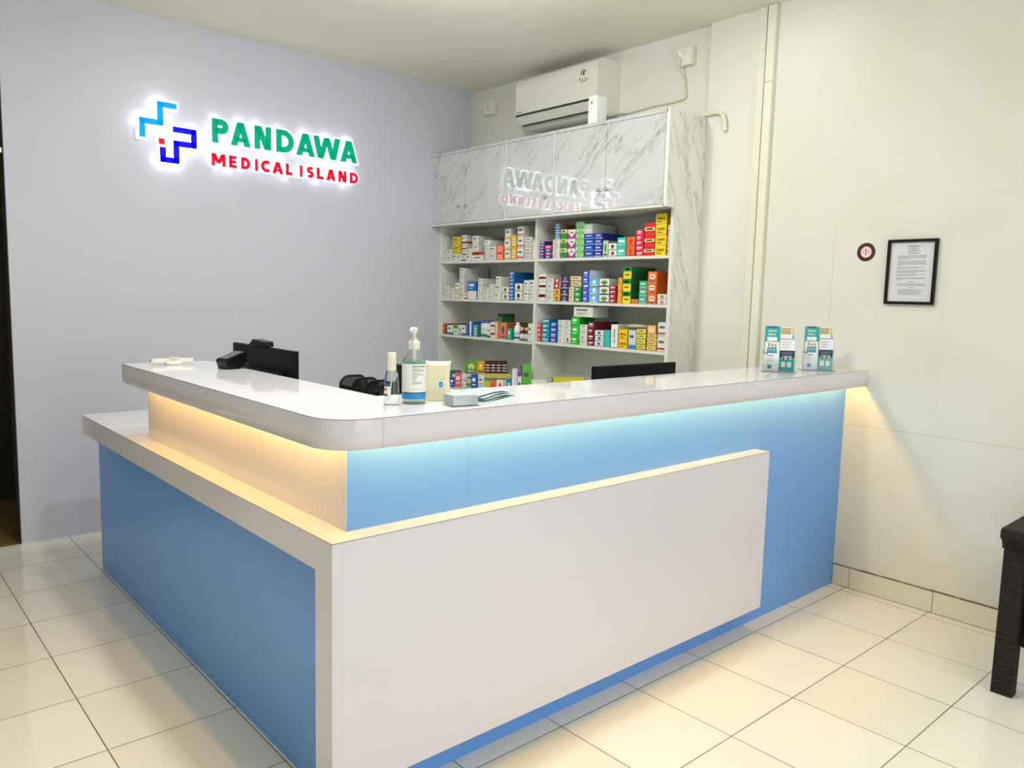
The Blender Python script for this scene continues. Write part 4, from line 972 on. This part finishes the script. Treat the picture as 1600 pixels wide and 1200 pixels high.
# cream moulded brochure/tissue shell with wavy top
cx_, cy_ = .449, .170
t = thing('cream_dispenser', (cx_, cy_, HT), 'cream wavy-topped plastic dispenser with blue drop mark right of the sanitizer', 'dispenser')
M0 = Matrix.Translation((cx_, cy_, HT)) @ Matrix.Rotation(math.radians(-38), 4, 'Z')
crm = mat('cream_gloss_plastic', 'ece6c4', .25)
def prof_w(z): # half width at height z
    return .038+.003*math.cos(z*42)
b = B(); n = 14; vs = []; ring = 12
for i in range(n+1):
    zf = i/n
    for j in range(ring):
        a = 2*math.pi*j/ring
        hx = prof_w(zf*.12)*(1 if abs(math.cos(a)) > .3 else 1); x_ = hx*max(-1, min(1, 1.35*math.cos(a))); y_ = .022*max(-1, min(1, 1.35*math.sin(a)))
        top = .109+.010*(x_/.04)**2+.003*(y_/.022)
        vs.append((x_, y_, .0004+zf*top))
fs = [(i*ring+j, i*ring+(j+1) % ring, (i+1)*ring+(j+1) % ring, (i+1)*ring+j) for i in range(n) for j in range(ring)]+[tuple(range(ring))[::-1]]
fs += [tuple(range(n*ring, (n+1)*ring))]
b.add(vs, fs, crm, False); b.xform(M0); o = b.build('dispenser_shell', t, .002)
b = B(); b.flat = True
def disc2(b, cx, cz, rx, rz, y, m, n=24): b.add([(cx+rx*math.cos(2*math.pi*i/n), y, cz+rz*math.sin(2*math.pi*i/n)) for i in range(n)], [tuple(range(n))], m)
disc2(b, .010, .052, .0095, .0125, -.0226, cm('f4f4ee')); disc2(b, .010, .051, .0065, .0095, -.0229, cm('2c9cd8')); disc2(b, .0115, .0655, .0018, .002, -.0229, cm('2c9cd8')); disc2(b, .010, .050, .0022, .0042, -.0231, cm('7cc4ec'))
b.xform(M0); b.build('drop_mark', t)

# acrylic holder of name cards
t = thing('card_holder', (.44, .05, HT), 'clear acrylic name card holder in front of the cream dispenser', 'card holder')
M0 = Matrix.Translation((.394, .0215, HT)) @ Matrix.Rotation(math.radians(-9), 4, 'Z')
b = B()
b.box(0, .0895, 0, .0022, .0004, .026, M_ACRYL); b.box(0, .0022, .0024, .070, .0004, .036, M_ACRYL); b.box(.0873, .0895, .0024, .070, .0004, .036, M_ACRYL)
b.box(.0024, .0871, .0024, .070, .0004, .0025, M_ACRYL)
b.xform(M0); b.build('acrylic_tray', t, .0005)
b = B()
for i in range(14):
    z_ = .003+.0022*i; b.box(.0035+random.uniform(0, .001), .086-random.uniform(0, .001), .004+random.uniform(0, .0008), .060, z_, z_+.0018, cm('e2eaea' if i % 3 else 'bccaca'))
b.xform(M0)
b.build('card_stack', t)

# flyers: two loose fans of leaflets
def flyer(x, y, w_, h_, rot, z, colr, lab, k=0):
    b = B(); M0 = Matrix.Translation((x, y, HT+z)) @ Matrix.Rotation(math.radians(rot), 4, 'Z')
    n = 8; vs = []
    for i in range(n+1):
        u_ = i/n; zz = .004*math.sin(u_*math.pi)**2
        vs += [(w_*(u_-.5), -h_/2, zz), (w_*(u_-.5), h_/2, zz)]
    m_ = len(vs); vs += [(a, c, d+.0008) for a, c, d in vs]
    for i in range(n):
        o_ = 2*i
        b.add([], [], M_PAPER)
    fs = []
    for i in range(n):
        a = 2*i; fs.append((a, a+1, a+3, a+2)); fs.append((m_+a, m_+a+2, m_+a+3, m_+a+1)); fs.append((a, a+2, m_+a+2, m_+a)); fs.append((a+1, m_+a+1, m_+a+3, a+3))
    fs += [(0, m_, m_+1, 1), (2*n, 2*n+1, m_+2*n+1, m_+2*n)]
    b.add(vs, fs, cm(colr)); b.flat = True
    top = .0011
    def strip(u0, u1, v0, v1, c_):
        q = []
        for i in range(n+1):
            u_ = u0+(u1-u0)*i/n; zz = .004*math.sin(u_*math.pi)**2+top+.0002
            q += [(w_*(u_-.5), h_*(v0-.5), zz), (w_*(u_-.5), h_*(v1-.5), zz)]
        b.add(q, [(2*i, 2*i+2, 2*i+3, 2*i+1) for i in range(n)], cm(c_))
    if k == 0:
        strip(0, 1, .80, 1, '9ccccc'); strip(.1, .9, .5, .54, '7ca4ac'); strip(.1, .7, .4, .43, '9cb0b4'); strip(.1, .8, .3, .33, '9cb0b4')
    elif k == 1:
        strip(0, .3, 0, 1, '40b4a8'); strip(.4, .9, .5, .56, 'a8acac'); strip(.4, .8, .35, .39, 'b8bcbc')
    b.xform(M0); o = b.build('leaflet'); tag(o, lab, 'leaflet', 'loose leaflets on the counter corner'); return o
flyer(.612, .135, .21, .10, 24, .0004, 'a8c8cc', 'lowest pale teal leaflet right of the card holder')
flyer(.618, .140, .21, .10, 22, .0062, 'bcd8dc', 'pale teal leaflet second from bottom right of the card holder')
flyer(.610, .146, .21, .10, 25, .0120, 'c4dce0', 'pale teal leaflet third from bottom right of the card holder')
flyer(.604, .152, .21, .10, 21, .0178, 'd0e4e6', 'topmost pale teal leaflet with printed lines right of the card holder')
flyer(.560, .255, .15, .10, 30, .0004, 'd8d8c8', 'cream leaflet at the bottom behind the cream dispenser', 2)
flyer(.564, .262, .15, .10, 33, .0062, 'e6e6dc', 'white leaflet with teal end lying behind the cream dispenser', 1)
flyer(.700, .262, .17, .10, 14, .0004, 'e4e4ea', 'white leaflet nearest the staff edge of the counter', 2)

# ------------------------------------------------------------------ brochure holders
def holder(px, py, rot, lab, where):
    t = thing('brochure_holder', (px, py, HT), lab, 'brochure holder', 'clear acrylic brochure holders on the counter')
    M0 = Matrix.Translation((px, py, HT)) @ Matrix.Rotation(math.radians(rot), 4, 'Z')
    # local: x across (0 at the left), y away from the viewer, z up
    Wd = .222; M0 = M0 @ Matrix.Diagonal((.625, 1, 1, 1))
    b = B(); b.box(-.018, Wd+.012, -.030, .075, .0003, .0026, M_ACRYL); b.build
    b.box(0, Wd, .034, .036, .0028, .214, M_ACRYL); b.box(0, Wd, -.004, -.002, .0028, .060, M_ACRYL)
    b.box(-.0022, -.0002, -.004, .036, .0028, .10, M_ACRYL); b.box(Wd+.0002, Wd+.0022, -.004, .036, .0028, .10, M_ACRYL); b.box(Wd/2-.001, Wd/2+.001, -.0015, .0335, .0028, .060, M_ACRYL)
    b.xform(M0); b.build('acrylic_stand', t)
    b = B(); b.tube([(-.018, -.031, .0016), (Wd+.012, -.031, .0016)], .0014, cm('6c6a5c'), 6); b.xform(M0); b.build('base_edge', t)
    # left brochure
    h = .212; w_ = Wd/2-.003
    tl = cm('18aaa4'); 
    br = thing('brochure', M0 @ Vector((w_/2, .004, 0)), 'tall teal brochure with a photo of three nurses in the '+where, 'brochure', 'brochures in the acrylic holders')
    b = B(); b.flat = True
    b.box(.0015, w_, .003, .007, .004, h, tl); yb = .0028
    def q(x0, x1, z0, z1, m, dy=0): b.add([(x0, yb-dy, z0), (x1, yb-dy, z0), (x1, yb-dy, z1), (x0, yb-dy, z1)], [(0, 1, 2, 3)], m)
    q(.0015, w_, .004, .085, cm('eef0f2')); q(.006, w_, .085, .140, cm('e8ece8'))
    q(.022, .082, h-.006, h, cm('144868'), .0001)
    b.text('PANDAWA', (.020, yb, h-.026), (1, 0, 0), (0, 0, 1), .014, M_TEXTW, .0003, .0003, width=.062)
    b.text('MEDICAL', (.024, yb, h-.042), (1, 0, 0), (0, 0, 1), .013, M_TEXTW, .0003, .0003, width=.054)
    q(.018, .090, h-.068, h-.050, cm('f2f6f4'), .0001)
    for i, (cx, cz, sc) in enumerate(((.034, .124, 1), (.058, .121, .86), (.080, .120, .86))):
        disc2(b, cx, cz, .0065*sc, .0085*sc, yb-.0003, cm('c89478')); disc2(b, cx, cz+.005*sc, .0075*sc, .005*sc, yb-.0002, cm('3a2a24'))
        b.add([(cx-.016*sc, yb-.0002, .086), (cx+.016*sc, yb-.0002, .086), (cx+.012*sc, yb-.0002, .114), (cx-.012*sc, yb-.0002, .114)], [(0, 1, 2, 3)], cm('2ca4bc'))
        b.add([(cx-.015*sc, yb-.0004, .097), (cx+.012*sc, yb-.0004, .103), (cx+.012*sc, yb-.0004, .107), (cx-.015*sc, yb-.0004, .101)], [(0, 1, 2, 3)], cm('d8a888'))
    q(.0015, .030, .083, .087, cm('1c4478'), .0003)
    q(.014, .070, .074, .077, cm('4c5460'), .0002)
    for i in range(4): q(.012, .05+.03*random.random(), .066-.006*i, .0672-.006*i, cm('98a0a8'), .0002)
    disc2(b, .045, .026, .020, .010, yb-.0002, cm('8cb8d4')); disc2(b, .045, .022, .012, .008, yb-.0003, cm('3c70a0')); disc2(b, .04, .032, .010, .006, yb-.0003, cm('b8d4e4')) 
    b.xform(M0); b.build('cover_sheet', br)
    # right brochure: shorter, with a cream one behind it
    br = thing('brochure', M0 @ Vector((Wd*.75, .014, 0)), 'cream and gold brochure rising behind the white one in the '+where, 'brochure', 'brochures in the acrylic holders')
    b = B(); b.flat = True; x0 = Wd/2+.003; x1 = Wd-.002
    b.box(x0, x1, .014, .018, .004, h, cm('eceadc')); yb = .0138
    q(x0+.004, x1-.030, h-.045, h-.006, cm('d8cc9c')); 
    for i in range(3): q(x0+.006, x1-.034, h-.012-.010*i, h-.009-.010*i, cm('8c7c4c'), .0002)
    q(x1-.022, x1-.016, h-.045, h-.004, cm('c8b840'), .0002); q(x1-.012, x1-.004, h-.045, h-.004, cm('ecd890'), .0002)
    b.xform(M0); b.build('cover_sheet', br)
    br = thing('brochure', M0 @ Vector((Wd*.75, .004, 0)), 'white and teal brochure with dark blue middle in the '+where, 'brochure', 'brochures in the acrylic holders')
    b = B(); b.flat = True; h2 = .177; b.box(x0, x1, .003, .007, .004, h2, cm('eef0f4')); yb = .0028
    q(x0, x1, h2-.024, h2-.021, cm('1c3c7c')); q(x1-.026, x1-.006, h2-.018, h2-.002, cm('88b8e4')); 
    for i in range(3): q(x0+.012, x1-.03-.01*i, h2-.038-.012*i, h2-.036-.012*i, cm('a0a8b0')); q(x0+.012, x1-.045, h2-.042-.012*i, h2-.0405-.012*i, cm('b8bec4'))
    q(x0, x1, .004, .101, tl); q(x0, x1, .068, .101, cm('1c2c4c'), .0001)
    q(x0+.014, x1-.014, .082, .094, cm('4c6084'), .0002)
    q(x0+.020, x1-.020, .058, .076, cm('c4c8bc'), .0003)
    for i in range(4): q(x0+.024+.016*i, x0+.034+.016*i, .056, .074, cm('2c3c30' if i % 2 == 0 else '9ca88c'), .0004)
    for i in range(2): q(x0+.014+.042*i, x0+.044+.042*i, .022, .048, cm('e4ece8'), .0002)
    q(x0+.02, x1-.02, .012, .015, cm('7cd0cc'), .0002)
    b.xform(M0); b.build('cover_sheet', br)
holder(2.361, .207, -53, 'clear acrylic brochure holder nearer the monitor', 'holder nearer the monitor')
holder(2.624, .148, -47, 'clear acrylic brochure holder nearer the right wall', 'holder nearer the right wall')

# ------------------------------------------------------------------ woven armchair at the right edge
rat = mat('dark_woven_rattan', '1a1510', .5, spec=.3); nt, ns, ls, bb = nodes(rat)
p, x, y, z = pos(nt)
def wv(v, s_): return mth(nt, 'SINE', mth(nt, 'MULTIPLY', v, s_))
hgt = mth(nt, 'MULTIPLY', wv(mth(nt, 'ADD', x, y), 420), wv(z, 520))
ls.new(mixcol(nt, mth(nt, 'MULTIPLY_ADD', hgt, .5, .5), hexc('0c0906'), hexc('2c241a')), bb.inputs['Base Color'])
bump(nt, hgt, .8, .003, bb)
t = thing('rattan_armchair', (2.6, -1.2, 0), 'dark woven rattan armchair against the right wall', 'armchair')
CY0, CY1 = -.932, -1.50    # outer faces of the two sides
for ya, yb in ((-.860, -.930), (-1.570, -1.640)):
    y0, y1 = min(ya, yb), max(ya, yb)
    b = B()
    # front leg with a scalloped weave edge
    n = 46; pl = [(2.362, .012), (2.362, .60)]
    pl = [(2.362, 0.0), (2.362, .559)]+[(2.305+(.0014 if i % 2 else 0), .559-.559*i/n) for i in range(n+1)]
    b.prism(pl, y0, y1, 'y', rat); b.build('leg', t, .002)
    b = B(); b.box(2.85, 2.905, y0, y1, 0, .598, rat); b.build('leg', t, .003)
    b = B()
    b.prism([(2.268, .606), (2.268, .634), (2.276, .642), (2.91, .648), (2.91, .600), (2.362, .599), (2.362, .560), (2.305, .560), (2.301, .578), (2.292, .592), (2.280, .602)], y0-.004, y1+.006, 'y', rat); b.build('armrest', t, .003)
b = B(); b.box(2.345, 2.90, -1.568, -.932, .19, .345, rat); b.build('seat_frame', t, .006)
b = B(); b.box(2.335, 2.86, -1.566, -.934, .346, .40, mat('dark_olive_cushion', '2c2a1c', .8)); b.build('seat_cushion', t, .02, 4)
b = B(); b.prism([(2.84, .40), (2.905, .40), (2.925, .86), (2.875, .86)], -1.568, -.932, 'y', rat); b.build('backrest', t, .01)

# ------------------------------------------------------------------ ceiling lamp housings
M_LAMP = mat('lamp_diffuser', 'ffffff', .5, emit='fff6dc', es=6)
for i, (lx, ly, lp, ls_, lc_) in enumerate(LAMPS):
    t = thing('ceiling_lamp', (lx, ly, HC), ['square white ceiling lamp above the counter corner', 'square white ceiling lamp nearest the right wall', 'large square ceiling lamp above the staff area', 'large square ceiling lamp above the waiting area', 'large square ceiling lamp added as fill left of the counter'][i], 'ceiling lamp', 'ceiling lamps')
    h = ls_/2
    b = B()
    for a in ((-h-.012, h+.012, -h-.012, -h), (-h-.012, h+.012, h, h+.012), (-h-.012, -h, -h, h), (h, h+.012, -h, h)): b.box(lx+a[0], lx+a[1], ly+a[2], ly+a[3], HC-.016, HC-.0005, M_PLASTIC)
    b.build('lamp_frame', t)
    b = B(); b.box(lx-h, lx+h, ly-h, ly+h, HC-.012, HC-.0005, M_LAMP); b.build('diffuser', t)
for o in list(bpy.data.objects):
    if o.parent is None and o.type == 'EMPTY' and not o.children: bpy.data.objects.remove(o)
